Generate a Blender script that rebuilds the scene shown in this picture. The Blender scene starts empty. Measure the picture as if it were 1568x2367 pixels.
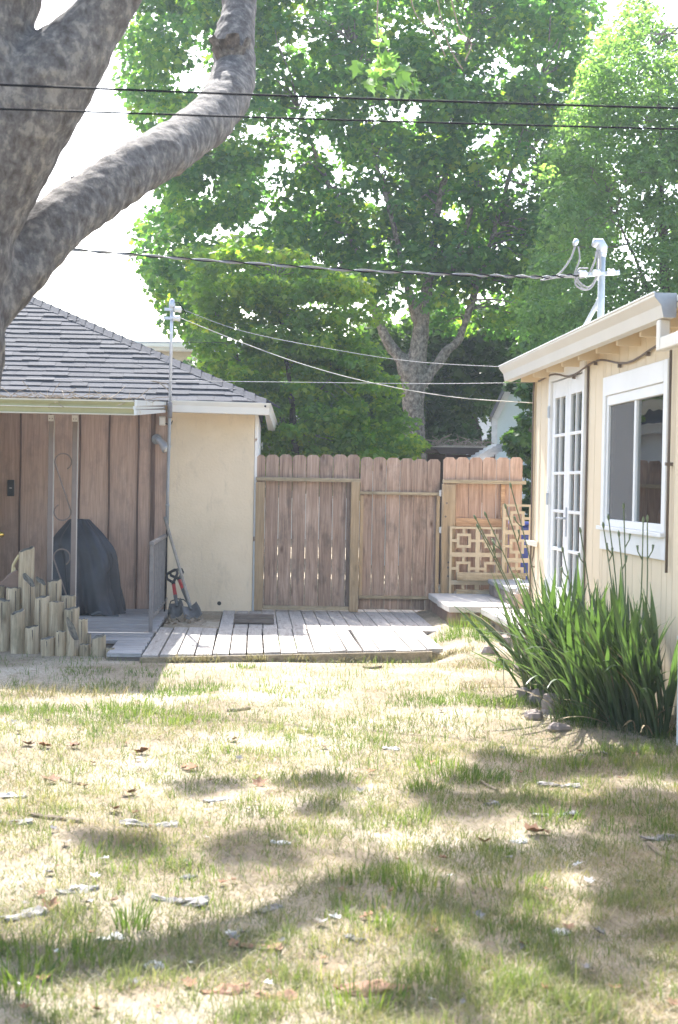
import bpy, math, random
import numpy as np
from mathutils import Vector, Matrix

random.seed(7)
rng = np.random.default_rng(7)
SC = bpy.context.scene
COL = SC.collection

# ------------------------------------------------------------------ camera
FU, CXU, CYU = 3513.0, 784.0, 1183.5          # focal length and centre in reference pixels (frame 1568 x 2367)
EYE = 1.45
ROLL = math.radians(1.0)

def cam_axes(yaw, pitch):
    f = Vector((math.sin(yaw)*math.cos(pitch), math.cos(yaw)*math.cos(pitch), math.sin(pitch)))
    r0 = Vector((math.cos(yaw), -math.sin(yaw), 0))
    u0 = r0.cross(f)
    r = r0*math.cos(ROLL) + u0*math.sin(ROLL)
    u = u0*math.cos(ROLL) - r0*math.sin(ROLL)
    return r, u, f
yaw, pitch = 0.056, -0.019
for _ in range(30):                            # the depth axis of the yard vanishes at (587, 1117)
    r_, u_, f_ = cam_axes(yaw, pitch)
    d = Vector((0, 1, 0))
    ex = CXU + FU*d.dot(r_)/d.dot(f_) - 587.0
    ey = CYU - FU*d.dot(u_)/d.dot(f_) - 1117.0
    yaw += ex/FU*0.8
    pitch -= ey/FU*0.8
    # (moving right lowers x of the vanishing point; moving up raises y)
CR, CU, CF = cam_axes(yaw, pitch)
CAMPOS = Vector((0, 0, EYE))
cam = bpy.data.cameras.new('camera')
camo = bpy.data.objects.new('camera', cam)
COL.objects.link(camo)
cam.sensor_fit = 'VERTICAL'
cam.sensor_height = 23.6
cam.lens = 23.6*FU/2367.0
cam.clip_start = 0.05
cam.clip_end = 2000
cam.dof.use_dof = True
cam.dof.focus_distance = 16.0
cam.dof.aperture_fstop = 4.0
m = Matrix((CR, CU, -CF)).transposed().to_4x4()
m.translation = CAMPOS
camo.matrix_world = m
SC.camera = camo

# ------------------------------------------------------------------ sky, sun, exposure
SUN_H = Vector((-0.146, 1.0, 1.03))            # towards the sun: behind the fence, a little to the left
SUN = SUN_H.normalized()
SUN_EL = math.asin(SUN.z)
SUN_AZ = math.atan2(SUN.x, SUN.y)
world = bpy.data.worlds.new('World')
SC.world = world
world.use_nodes = True
wn = world.node_tree
wn.nodes.clear()
sky = wn.nodes.new('ShaderNodeTexSky')
sky.sky_type = 'NISHITA'
sky.sun_disc = False
sky.sun_elevation = SUN_EL
sky.sun_rotation = SUN_AZ
sky.air_density = 1.0
sky.dust_density = 2.5
sky.ozone_density = 1.0
bg = wn.nodes.new('ShaderNodeBackground')
bg.inputs['Strength'].default_value = 0.15
wo = wn.nodes.new('ShaderNodeOutputWorld')
wn.links.new(sky.outputs[0], bg.inputs[0])
wn.links.new(bg.outputs[0], wo.inputs[0])
sl = bpy.data.lights.new('sun', 'SUN')
sl.energy = 4.2
sl.angle = math.radians(0.55)
sl.color = (1.0, 0.975, 0.94)
so = bpy.data.objects.new('sun', sl)
COL.objects.link(so)
so.rotation_euler = (-SUN).to_track_quat('-Z', 'Y').to_euler()
so.location = (-3, 20, 25)
SC.view_settings.view_transform = 'Standard'
SC.view_settings.look = 'None'
SC.view_settings.exposure = 2.05
SC.view_settings.gamma = 1.0
SC.view_settings.use_curve_mapping = False
try:
    SC.cycles.max_bounces = 10
    SC.cycles.transparent_max_bounces = 12
    SC.cycles.transmission_bounces = 6
except Exception:
    pass

# ------------------------------------------------------------------ helpers
def ray(x, y):
    return CF + CR*((x-CXU)/FU) - CU*((y-CYU)/FU)
def U(x, y, Y):                                # point at depth Y seen at reference pixel x, y
    d = ray(x, y)
    return CAMPOS + d*(Y/d.y)
def G(x, y, z=0.0):                            # point at height z seen at reference pixel x, y
    d = ray(x, y)
    return CAMPOS + d*((z-EYE)/d.z)
def UX(x, y, X):                               # point on the vertical plane X
    d = ray(x, y)
    return CAMPOS + d*(X/d.x)

class MB:
    def __init__(s):
        s.v = []; s.f = []; s.mi = []
        s.cur = 0
    def add(s, vs, fs):
        b = len(s.v)
        s.v += [tuple(v) for v in vs]
        for f in fs:
            s.f.append(tuple(b+i for i in f)); s.mi.append(s.cur)
        return s
    def box(s, x0, x1, y0, y1, z0, z1):
        vs = [(x0,y0,z0),(x1,y0,z0),(x1,y1,z0),(x0,y1,z0),(x0,y0,z1),(x1,y0,z1),(x1,y1,z1),(x0,y1,z1)]
        return s.add(vs, [(3,2,1,0),(4,5,6,7),(0,1,5,4),(1,2,6,5),(2,3,7,6),(3,0,4,7)])
    def hexa(s, pts):                          # 8 corners, bottom ring then top ring
        return s.add(pts, [(3,2,1,0),(4,5,6,7),(0,1,5,4),(1,2,6,5),(2,3,7,6),(3,0,4,7)])
    def beam(s, a, b, w, h, up=Vector((0,0,1))):
        a = Vector(a); b = Vector(b); d = (b-a).normalized()
        sd = d.cross(up)
        if sd.length < 1e-4: sd = d.cross(Vector((1,0,0)))
        sd.normalize(); u = sd.cross(d).normalized()
        p = []
        for q in (a, b):
            for i, j in ((-1,-1),(1,-1),(1,1),(-1,1)):
                p.append(q + sd*(i*w/2) + u*(j*h/2))
        return s.add(p, [(3,2,1,0),(4,5,6,7),(0,1,5,4),(1,2,6,5),(2,3,7,6),(3,0,4,7)])
    def prism(s, poly, axis, a, b):            # poly in the two other axes, extruded along axis from a to b
        n = len(poly); vs = []
        for t in (a, b):
            for p in poly:
                if axis == 0: vs.append((t, p[0], p[1]))
                elif axis == 1: vs.append((p[0], t, p[1]))
                else: vs.append((p[0], p[1], t))
        fs = [tuple(range(n)), tuple(range(2*n-1, n-1, -1))]
        for i in range(n):
            j = (i+1) % n
            fs.append((i, i+n, j+n, j))
        return s.add(vs, fs)
    def tube(s, pts, r, n=8, cap=True, jit=0.0):
        pts = [Vector(p) for p in pts]
        m_ = len(pts)
        rs = r if isinstance(r, (list, tuple)) else [r]*m_
        t0 = (pts[1]-pts[0]).normalized()
        nrm = t0.orthogonal().normalized()
        vs = []
        for i in range(m_):
            if i == 0: t = pts[1]-pts[0]
            elif i == m_-1: t = pts[-1]-pts[-2]
            else: t = (pts[i+1]-pts[i-1])
            if t.length < 1e-9: t = t0
            t = t.normalized()
            nrm = (nrm - t*nrm.dot(t))
            if nrm.length < 1e-6: nrm = t.orthogonal()
            nrm.normalize()
            bn = t.cross(nrm)
            for k in range(n):
                a = 2*math.pi*k/n
                rr = rs[i]*(1+(random.uniform(-jit, jit) if jit else 0))
                vs.append(pts[i] + (nrm*math.cos(a)+bn*math.sin(a))*rr)
        fs = []
        for i in range(m_-1):
            for k in range(n):
                k2 = (k+1) % n
                fs.append((i*n+k, i*n+k2, (i+1)*n+k2, (i+1)*n+k))
        if cap:
            fs.append(tuple(range(n-1, -1, -1)))
            fs.append(tuple((m_-1)*n+k for k in range(n)))
        return s.add(vs, fs)
    def lathe(s, c, prof, n=16, axis=Vector((0,0,1))):
        ax = Vector(axis).normalized(); a = ax.orthogonal().normalized(); b = ax.cross(a)
        vs = []; m_ = len(prof)
        for (r, h) in prof:
            for k in range(n):
                t = 2*math.pi*k/n
                vs.append(Vector(c)+ax*h+(a*math.cos(t)+b*math.sin(t))*r)
        fs = []
        for i in range(m_-1):
            for k in range(n):
                k2 = (k+1) % n
                fs.append((i*n+k, i*n+k2, (i+1)*n+k2, (i+1)*n+k))
        fs.append(tuple(range(n-1, -1, -1))); fs.append(tuple((m_-1)*n+k for k in range(n)))
        return s.add(vs, fs)
    def build(s, name, mat, parent=None, smooth=False, bevel=0.0, origin=None):
        a = np.array(s.v, dtype=float)
        if origin is None:
            mn = a.min(0); mx = a.max(0)
            o = Vector(((mn[0]+mx[0])/2, (mn[1]+mx[1])/2, mn[2]))
        else: o = Vector(origin)
        me = bpy.data.meshes.new(name)
        me.from_pydata([tuple(v) for v in (a-np.array(o))], [], s.f)
        mats = mat if isinstance(mat, (list, tuple)) else [mat]
        for mm in mats: me.materials.append(mm)
        if len(mats) > 1:
            me.polygons.foreach_set('material_index', s.mi)
        if smooth:
            me.polygons.foreach_set('use_smooth', [True]*len(me.polygons))
        me.update()
        ob = bpy.data.objects.new(name, me)
        COL.objects.link(ob)
        place(ob, o, parent)
        if bevel > 0:
            bv = ob.modifiers.new('bevel', 'BEVEL'); bv.width = bevel; bv.segments = 1; bv.limit_method = 'ANGLE'
        return ob

WLOC = {}
def place(ob, wloc, parent=None):
    WLOC[ob.name] = Vector(wloc)
    if parent is not None:
        ob.parent = parent
        ob.location = Vector(wloc) - WLOC[parent.name]
    else:
        ob.location = wloc
    return ob
def thing(name, loc, label, cat, group=None):
    o = bpy.data.objects.new(name, None)
    COL.objects.link(o)
    o.empty_display_size = 0.2
    place(o, Vector(loc))
    o['label'] = label; o['category'] = cat
    if group: o['group'] = group
    return o
def tag(o, label=None, cat=None, group=None, kind=None):
    if label: o['label'] = label
    if cat: o['category'] = cat
    if group: o['group'] = group
    if kind: o['kind'] = kind
    return o
def box(name, x0, x1, y0, y1, z0, z1, mat, parent=None, bevel=0.0):
    return MB().box(x0, x1, y0, y1, z0, z1).build(name, mat, parent, bevel=bevel)

def vnoise(x, y, seed=0):
    xi = np.floor(x).astype(np.int64); yi = np.floor(y).astype(np.int64)
    xf = x-xi; yf = y-yi
    def h(a, b):
        n = (a*374761393 + b*668265263 + seed*1442695041) & 0xffffffff
        n = ((n ^ (n >> 13))*1274126177) & 0xffffffff
        return ((n ^ (n >> 16)) & 0xffff)/65535.0
    u = xf*xf*(3-2*xf); v = yf*yf*(3-2*yf)
    return (h(xi, yi)*(1-u)+h(xi+1, yi)*u)*(1-v) + (h(xi, yi+1)*(1-u)+h(xi+1, yi+1)*u)*v
def sstep(a, b, x):
    t = np.clip((x-a)/(b-a), 0, 1)
    return t*t*(3-2*t)
def gz(x, y):
    x = np.asarray(x, float); y = np.asarray(y, float)
    near = 1-sstep(18, 30, np.abs(y))
    bump = (vnoise(x*1.3, y*1.3, 3)-0.5)*0.05 + (vnoise(x*4.1, y*4.1, 5)-0.5)*0.025
    flat = 1-sstep(10.8, 11.8, y)*0.8
    rise = 0.09*sstep(1.5, 1.95, x)*sstep(11.6, 12.8, y)*(1-sstep(16, 18, y))
    apron = 0.06*sstep(9.6, 11.5, y)*(1-sstep(16, 18, y))*(1-sstep(11.9, 12.6, y)*(1-sstep(1.45, 1.7, x))*sstep(-1.3,-0.8,x))
    return bump*near*flat + rise + apron - 0.02
def gzf(x, y): return float(gz(np.array([x]), np.array([y]))[0])

# ------------------------------------------------------------------ materials
def new_mat(name):
    mt = bpy.data.materials.new(name)
    mt.use_nodes = True
    nt = mt.node_tree
    b = nt.nodes['Principled BSDF']
    return mt, nt, b
def nd(nt, t, **kw):
    n = nt.nodes.new(t)
    for k, v in kw.items():
        try: setattr(n, k, v)
        except Exception: pass
    return n
def ramp(nt, stops):
    r = nt.nodes.new('ShaderNodeValToRGB')
    el = r.color_ramp.elements
    while len(el) < len(stops): el.new(0.5)
    for e, (p, c) in zip(el, stops):
        e.position = p; e.color = (c[0], c[1], c[2], 1)
    return r
def coords(nt, scale=(1,1,1), rand=True):
    tc = nd(nt, 'ShaderNodeTexCoord')
    mp = nd(nt, 'ShaderNodeMapping')
    mp.inputs['Scale'].default_value = scale
    src = tc.outputs['Object']
    if rand:
        oi = nd(nt, 'ShaderNodeObjectInfo')
        mu = nd(nt, 'ShaderNodeMath', operation='MULTIPLY'); mu.inputs[1].default_value = 37.0
        nt.links.new(oi.outputs['Random'], mu.inputs[0])
        va = nd(nt, 'ShaderNodeVectorMath', operation='ADD')
        nt.links.new(src, va.inputs[0]); nt.links.new(mu.outputs[0], va.inputs[1])
        src = va.outputs[0]
    nt.links.new(src, mp.inputs['Vector'])
    return mp.outputs[0]
def noise(nt, vec, scale, detail=4, rough=0.6, dist=0.0):
    n = nd(nt, 'ShaderNodeTexNoise')
    n.inputs['Scale'].default_value = scale; n.inputs['Detail'].default_value = detail
    n.inputs['Roughness'].default_value = rough; n.inputs['Distortion'].default_value = dist
    nt.links.new(vec, n.inputs['Vector'])
    return n.outputs['Fac']
def mixc(nt, fac, a, b, mode='MIX'):
    mx = nd(nt, 'ShaderNodeMix', data_type='RGBA', blend_type=mode)
    for sock, val in ((mx.inputs[0], fac), (mx.inputs[6], a), (mx.inputs[7], b)):
        if isinstance(val, (int, float)): sock.default_value = val
        elif isinstance(val, tuple): sock.default_value = (val[0], val[1], val[2], 1)
        else: nt.links.new(val, sock)
    return mx.outputs[2]
def bump(nt, b, h, strength=0.3, dist=0.01):
    bp = nd(nt, 'ShaderNodeBump')
    bp.inputs['Strength'].default_value = strength; bp.inputs['Distance'].default_value = dist
    nt.links.new(h, bp.inputs['Height']); nt.links.new(bp.outputs[0], b.inputs['Normal'])
def objvar(nt, col, amount):
    oi = nd(nt, 'ShaderNodeObjectInfo')
    mr = nd(nt, 'ShaderNodeMapRange')
    mr.inputs['To Min'].default_value = 1-amount; mr.inputs['To Max'].default_value = 1+amount
    nt.links.new(oi.outputs['Random'], mr.inputs['Value'])
    hs = nd(nt, 'ShaderNodeHueSaturation')
    nt.links.new(mr.outputs[0], hs.inputs['Value']); nt.links.new(col, hs.inputs['Color'])
    return hs.outputs[0]
def wood(name, c0, c1, c2, stretch=(14, 14, 0.9), var=0.14, knots=True, rough=0.85, stain=None, stain_amt=0.55):
    mt, nt, b = new_mat(name)
    v = coords(nt, stretch)
    n1 = noise(nt, v, 2.4, 6, 0.65, 0.6)
    r = ramp(nt, [(0.28, c0), (0.5, c1), (0.72, c2)])
    nt.links.new(n1, r.inputs[0])
    col = r.outputs[0]
    v2 = coords(nt, (stretch[0]*6, stretch[1]*6, stretch[2]*2.0))
    n2 = noise(nt, v2, 2.0, 3, 0.6)
    r2 = ramp(nt, [(0.3, (0.72,0.72,0.72)), (0.6, (1.08,1.08,1.08))])
    nt.links.new(n2, r2.inputs[0])
    col = mixc(nt, 0.8, col, r2.outputs[0], 'MULTIPLY')
    if knots:
        mn = min(stretch)
        vk = coords(nt, tuple(7.0 if q > mn else 2.6 for q in stretch))
        vo = nd(nt, 'ShaderNodeTexVoronoi'); vo.inputs['Scale'].default_value = 1.0
        nt.links.new(vk, vo.inputs['Vector'])
        rk = ramp(nt, [(0.03, (1,1,1)), (0.16, (0,0,0))])
        nt.links.new(vo.outputs['Distance'], rk.inputs[0])
        col = mixc(nt, rk.outputs[0], col, (c0[0]*0.55, c0[1]*0.5, c0[2]*0.45))
    if stain:
        v3 = coords(nt, (3, 3, 1.6))
        n3 = noise(nt, v3, 2.2, 4, 0.7)
        r3 = ramp(nt, [(0.5, (0,0,0)), (0.68, (1,1,1))])
        nt.links.new(n3, r3.inputs[0])
        mu = nd(nt, 'ShaderNodeMath', operation='MULTIPLY'); mu.inputs[1].default_value = stain_amt
        nt.links.new(r3.outputs[0], mu.inputs[0])
        col = mixc(nt, mu.outputs[0], col, stain)
    col = objvar(nt, col, var)
    nt.links.new(col, b.inputs['Base Color'])
    b.inputs['Roughness'].default_value = rough
    b.inputs['Specular IOR Level'].default_value = 0.25
    bump(nt, b, n2, 0.35, 0.004)
    return mt
def plain(name, c, rough=0.6, metal=0.0, c2=None, scale=8.0, bumps=0.0, bscale=60.0, var=0.0, spec=0.4, lo=0.35, hi=0.7, bdist=0.004):
    mt, nt, b = new_mat(name)
    b.inputs['Roughness'].default_value = rough; b.inputs['Metallic'].default_value = metal
    b.inputs['Specular IOR Level'].default_value = spec
    c2 = c2 or tuple(q*0.8 for q in c)
    v = coords(nt)
    n = noise(nt, v, scale, 5, 0.65)
    r = ramp(nt, [(lo, c2), (hi, c)])
    nt.links.new(n, r.inputs[0])
    col = r.outputs[0]
    if var: col = objvar(nt, col, var)
    nt.links.new(col, b.inputs['Base Color'])
    if bumps:
        bump(nt, b, noise(nt, v, bscale, 4, 0.6), bumps, bdist)
    return mt
def leafmat(name, stops, tr=0.5, rough=0.5, trboost=(1.9, 1.9, 0.9)):
    mt, nt, b = new_mat(name)
    at = nd(nt, 'ShaderNodeAttribute', attribute_name='rnd')
    r = ramp(nt, stops)
    nt.links.new(at.outputs['Fac'], r.inputs[0])
    nt.links.new(r.outputs[0], b.inputs['Base Color'])
    b.inputs['Roughness'].default_value = rough
    b.inputs['Specular IOR Level'].default_value = 0.35
    t = nd(nt, 'ShaderNodeBsdfTranslucent')
    tc = mixc(nt, 1.0, r.outputs[0], (trboost[0], trboost[1], trboost[2]), 'MULTIPLY')
    nt.links.new(tc, t.inputs['Color'])
    mx = nd(nt, 'ShaderNodeMixShader'); mx.inputs[0].default_value = tr
    nt.links.new(b.outputs[0], mx.inputs[1]); nt.links.new(t.outputs[0], mx.inputs[2])
    nt.links.new(mx.outputs[0], nt.nodes['Material Output'].inputs['Surface'])
    return mt
def glassmat(name, tint=(0.8,0.85,0.85), refl=1.0):
    mt, nt, b = new_mat(name)
    nt.nodes.remove(b)
    tr = nd(nt, 'ShaderNodeBsdfTransparent'); tr.inputs[0].default_value = (*tint, 1)
    gl = nd(nt, 'ShaderNodeBsdfGlossy'); gl.inputs['Roughness'].default_value = 0.01
    v = coords(nt, (1,1,1)); n = noise(nt, v, 2.2, 1, 0.4)
    bp = nd(nt, 'ShaderNodeBump'); bp.inputs['Strength'].default_value = 0.12; bp.inputs['Distance'].default_value = 0.02
    nt.links.new(n, bp.inputs['Height']); nt.links.new(bp.outputs[0], gl.inputs['Normal'])
    fr = nd(nt, 'ShaderNodeFresnel'); fr.inputs['IOR'].default_value = 2.0
    mx = nd(nt, 'ShaderNodeMixShader')
    nt.links.new(fr.outputs[0], mx.inputs[0]); nt.links.new(tr.outputs[0], mx.inputs[1]); nt.links.new(gl.outputs[0], mx.inputs[2])
    nt.links.new(mx.outputs[0], nt.nodes['Material Output'].inputs['Surface'])
    return mt

M = {}
M['fence'] = wood('weathered_fence_wood', (0.185,0.124,0.094), (0.32,0.227,0.174), (0.46,0.35,0.28), stain=(0.10,0.082,0.07), var=0.15)
M['newfence'] = wood('newer_fence_wood', (0.29,0.18,0.13), (0.45,0.30,0.22), (0.56,0.41,0.32), stain=(0.2,0.14,0.11), var=0.1, stain_amt=0.35)
M['post'] = wood('treated_post_wood', (0.28,0.20,0.12), (0.37,0.27,0.165), (0.44,0.34,0.225), var=0.08, stain=(0.2,0.16,0.10), stain_amt=0.4)
M['railx'] = wood('treated_rail_wood', (0.25,0.20,0.125), (0.34,0.275,0.18), (0.41,0.34,0.235), stretch=(0.9,14,14), var=0.08, stain=(0.15,0.125,0.08))
M['cedarx'] = wood('orange_rail_wood', (0.36,0.21,0.115), (0.46,0.285,0.165), (0.52,0.34,0.21), stretch=(0.9,14,14), var=0.05)
M['screen'] = plain('tan_screen_wood', (0.53,0.44,0.31), 0.8, c2=(0.43,0.35,0.24), scale=9, bumps=0.2, bscale=50)
M['plank'] = wood('grey_deck_plank', (0.29,0.255,0.225), (0.41,0.37,0.33), (0.51,0.47,0.425), stretch=(14,0.9,14), var=0.10, knots=True, stain=(0.26,0.24,0.22), stain_amt=0.4)
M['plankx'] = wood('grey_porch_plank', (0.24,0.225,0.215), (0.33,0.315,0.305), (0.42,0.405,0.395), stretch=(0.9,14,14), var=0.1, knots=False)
M['oldlumber'] = wood('old_lumber', (0.10,0.08,0.065), (0.16,0.13,0.11), (0.21,0.18,0.15), stretch=(0.9,14,14), var=0.1)
M['redply'] = wood('redwood_plywood', (0.43,0.30,0.232), (0.49,0.345,0.27), (0.54,0.39,0.31), stretch=(9,9,0.7), var=0.07, knots=False, stain=(0.27,0.205,0.18), stain_amt=0.5)
M['batten'] = wood('dark_batten', (0.09,0.058,0.048), (0.15,0.10,0.083), (0.22,0.15,0.125), var=0.1, knots=False)
M['log'] = wood('weathered_log', (0.22,0.165,0.10), (0.40,0.315,0.205), (0.53,0.435,0.30), stretch=(11,11,0.8), var=0.13, stain=(0.14,0.135,0.085), stain_amt=0.45)
M['logend'] = plain('log_end_grain', (0.22,0.2,0.15), 0.95, c2=(0.05,0.045,0.04), scale=18, bumps=0.4)
M['stucco'] = plain('cream_stucco', (0.76,0.64,0.475), 0.95, c2=(0.68,0.57,0.415), scale=1.6, bumps=0.35, bscale=45, spec=0.15)
mt, nt, b = new_mat('stained_cream_stucco')
v = coords(nt, rand=False)
r0 = ramp(nt, [(0.3,(0.66,0.55,0.395)), (0.7,(0.77,0.65,0.485))]); nt.links.new(noise(nt, v, 1.3, 5, 0.65), r0.inputs[0])
r1 = ramp(nt, [(0.54,(0,0,0)), (0.75,(0.55,0.55,0.55))]); nt.links.new(noise(nt, coords(nt, (2.2,2.2,0.9), False), 2.1, 7, 0.75, 0.6), r1.inputs[0])
cc = mixc(nt, r1.outputs[0], r0.outputs[0], (0.42,0.36,0.27))
r2 = ramp(nt, [(0.60,(0,0,0)), (0.66,(0.5,0.5,0.5))]); nt.links.new(noise(nt, coords(nt, (9,9,1.2), False), 1.5, 4, 0.7), r2.inputs[0])
cc = mixc(nt, r2.outputs[0], cc, (0.60,0.50,0.38))
nt.links.new(cc, b.inputs['Base Color']); b.inputs['Roughness'].default_value = 0.95; b.inputs['Specular IOR Level'].default_value = 0.15
bump(nt, b, noise(nt, v, 38, 5, 0.65), 0.55, 0.008)
M['stucco'] = mt
M['siding'] = plain('cream_siding_paint', (0.72,0.60,0.43), 0.75, c2=(0.665,0.55,0.385), scale=3.0, bumps=0.15, bscale=30, var=0.03, spec=0.3)
M['cream'] = plain('cream_gutter_enamel', (0.68,0.64,0.565), 0.4, c2=(0.64,0.595,0.52), scale=2.0)
M['trim'] = plain('white_trim_paint', (0.80,0.79,0.77), 0.5, c2=(0.74,0.73,0.70), scale=3)
M['pwhite'] = plain('peeling_white_paint', (0.75,0.73,0.70), 0.7, c2=(0.30,0.20,0.14), scale=9, lo=0.3, hi=0.36)
M['greengut'] = plain('olive_gutter_enamel', (0.37,0.355,0.185), 0.45, c2=(0.29,0.28,0.14), scale=5)
M['lipwhite'] = plain('gutter_lip', (0.62,0.58,0.46), 0.5)
M['galv'] = plain('galvanised_metal', (0.55,0.57,0.60), 0.42, metal=0.55, c2=(0.42,0.44,0.47), scale=12)
M['rustgalv'] = plain('galvanised_edge_metal', (0.60,0.60,0.58), 0.4, metal=0.4, c2=(0.42,0.33,0.12), scale=7, lo=0.3, hi=0.42)
M['conduit'] = plain('grey_conduit', (0.34,0.36,0.38), 0.5, metal=0.3, scale=12)
M['mast'] = plain('pale_mast_paint', (0.42,0.46,0.48), 0.45, metal=0.1, scale=10)
M['postpaint'] = plain('taupe_post_paint', (0.21,0.165,0.14), 0.55, c2=(0.175,0.135,0.115), scale=6)
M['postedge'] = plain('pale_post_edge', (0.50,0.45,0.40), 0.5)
M['iron'] = plain('grey_iron_paint', (0.21,0.19,0.18), 0.5, c2=(0.16,0.145,0.14), scale=15)
M['ivory'] = plain('ivory_rail_paint', (0.66,0.57,0.34), 0.55, c2=(0.55,0.44,0.22), scale=14)
M['black'] = plain('black_plastic', (0.025,0.026,0.03), 0.5, c2=(0.015,0.016,0.02))
M['cover'] = plain('black_cover_fabric', (0.048,0.052,0.064), 0.5, c2=(0.034,0.037,0.046), scale=5, bumps=0.25, bscale=35, bdist=0.01)
M['hem'] = plain('cover_hem_fabric', (0.09,0.10,0.11), 0.7)
M['red'] = plain('red_shaft', (0.55,0.05,0.045), 0.45, c2=(0.42,0.035,0.035))
M['steel'] = plain('dull_shovel_steel', (0.17,0.175,0.18), 0.5, metal=0.4, c2=(0.11,0.105,0.10), scale=14)
M['tool'] = plain('weathered_tool_handle', (0.36,0.32,0.27), 0.7, c2=(0.26,0.23,0.19), scale=20)
M['brass'] = plain('brass', (0.75,0.52,0.14), 0.25, metal=0.9, c2=(0.65,0.43,0.10))
M['shingle'] = plain('slate_asphalt_shingle', (0.078,0.079,0.089), 0.95, c2=(0.045,0.046,0.053), scale=60, var=0.10, bumps=0.5, bscale=220, spec=0.2, lo=0.3, hi=0.75)
M['underlay'] = plain('dark_underlay', (0.05,0.05,0.058), 0.95, c2=(0.035,0.035,0.04))
M['concrete'] = plain('pale_step_stone', (0.52,0.49,0.45), 0.9, c2=(0.43,0.40,0.36), scale=7, bumps=0.3, bscale=30)
M['stepside'] = plain('brown_step_masonry', (0.29,0.19,0.14), 0.9, c2=(0.18,0.125,0.095), scale=6, bumps=0.6, bscale=16, bdist=0.015)
M['rock'] = plain('pinkish_rock', (0.33,0.265,0.225), 0.9, c2=(0.18,0.145,0.125), scale=4, bumps=0.7, bscale=12, var=0.15, bdist=0.02)
M['flatstone'] = plain('grey_flat_stone', (0.36,0.355,0.35), 0.9, c2=(0.27,0.265,0.26), scale=5, bumps=0.3, bscale=20, var=0.1)
M['dark'] = plain('dark_interior', (0.05,0.048,0.045), 0.9)
M['room'] = plain('interior_wall', (0.55,0.53,0.50), 0.9)
M['glass'] = glassmat('window_glass')
M['wire'] = plain('black_wire', (0.012,0.012,0.014), 0.8, spec=0.1)
M['wiregrey'] = plain('grey_wire', (0.30,0.29,0.28), 0.6)
M['wiretan'] = plain('tan_wire', (0.55,0.50,0.40), 0.6)
M['porcelain'] = plain('white_porcelain', (0.72,0.70,0.66), 0.3)
M['browncable'] = plain('brown_cable', (0.16,0.12,0.09), 0.6)
M['blue'] = plain('blue_plastic', (0.03,0.06,0.30), 0.45, c2=(0.025,0.05,0.24))
M['barn'] = plain('pale_blue_shed_paint', (0.62,0.70,0.71), 0.6, c2=(0.56,0.64,0.65), scale=2)
M['barnroof'] = plain('grey_shed_roof', (0.18,0.18,0.185), 0.85)
M['pergola'] = plain('dark_brown_stain', (0.065,0.042,0.034), 0.7, c2=(0.045,0.03,0.024))
M['farwall'] = plain('beige_far_wall', (0.60,0.53,0.42), 0.9)
M['farwhite'] = plain('white_far_wall', (0.75,0.74,0.72), 0.8)
M['twig'] = plain('dry_twig', (0.33,0.26,0.185), 0.9, c2=(0.20,0.15,0.105), scale=20)
M['barkbit'] = plain('shed_bark', (0.36,0.34,0.32), 0.85, c2=(0.13,0.115,0.105), scale=30, var=0.15, bumps=0.5, bscale=60)
M['barkbrown'] = plain('brown_shed_bark', (0.34,0.19,0.11), 0.85, c2=(0.20,0.11,0.065), scale=16, var=0.15)
M['leafdead'] = plain('dead_leaf', (0.33,0.17,0.085), 0.8, c2=(0.22,0.11,0.055), scale=25, var=0.25)
M['gravelwhite'] = plain('white_chip', (0.68,0.65,0.60), 0.85)

# insect screen over the left sash
mt, nt, b = new_mat('insect_screen')
nt.nodes.remove(b)
tr = nd(nt, 'ShaderNodeBsdfTransparent'); df = nd(nt, 'ShaderNodeBsdfDiffuse'); df.inputs[0].default_value = (0.20,0.195,0.19,1)
mx = nd(nt, 'ShaderNodeMixShader'); mx.inputs[0].default_value = 0.6
nt.links.new(tr.outputs[0], mx.inputs[1]); nt.links.new(df.outputs[0], mx.inputs[2])
nt.links.new(mx.outputs[0], nt.nodes['Material Output'].inputs['Surface'])
M['mesh'] = mt

# sycamore bark: flaking patches
def barkmat(name, cols, scale=1.0):
    mt, nt, b = new_mat(name)
    v = coords(nt, (1, 1, 0.75), rand=False)
    n1 = noise(nt, v, 19*scale, 7, 0.68, 0.2)
    r1 = ramp(nt, [(0.40, cols[0]), (0.455, cols[1]), (0.53, cols[2]), (0.60, cols[3])])
    r1.color_ramp.interpolation = 'EASE'
    nt.links.new(n1, r1.inputs[0])
    n2 = noise(nt, v, 17*scale, 6, 0.7, 0.4)
    r2 = ramp(nt, [(0.38, (0.74,0.72,0.70)), (0.58, (1.12,1.1,1.08))])
    nt.links.new(n2, r2.inputs[0])
    col = mixc(nt, 0.85, r1.outputs[0], r2.outputs[0], 'MULTIPLY')
    nt.links.new(col, b.inputs['Base Color'])
    b.inputs['Roughness'].default_value = 0.9
    b.inputs['Specular IOR Level'].default_value = 0.2
    bump(nt, b, n2, 0.75, 0.015)
    return mt
M['bark'] = barkmat('sycamore_bark', [(0.086,0.075,0.066), (0.116,0.104,0.094), (0.142,0.13,0.118), (0.215,0.193,0.163)])
M['barkfar'] = barkmat('pale_sycamore_bark', [(0.13,0.11,0.09), (0.19,0.165,0.14), (0.25,0.22,0.19), (0.34,0.30,0.255)])
M['barkdark'] = barkmat('dark_bark', [(0.05,0.04,0.033), (0.08,0.065,0.055), (0.11,0.09,0.075), (0.15,0.13,0.11)])

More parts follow.
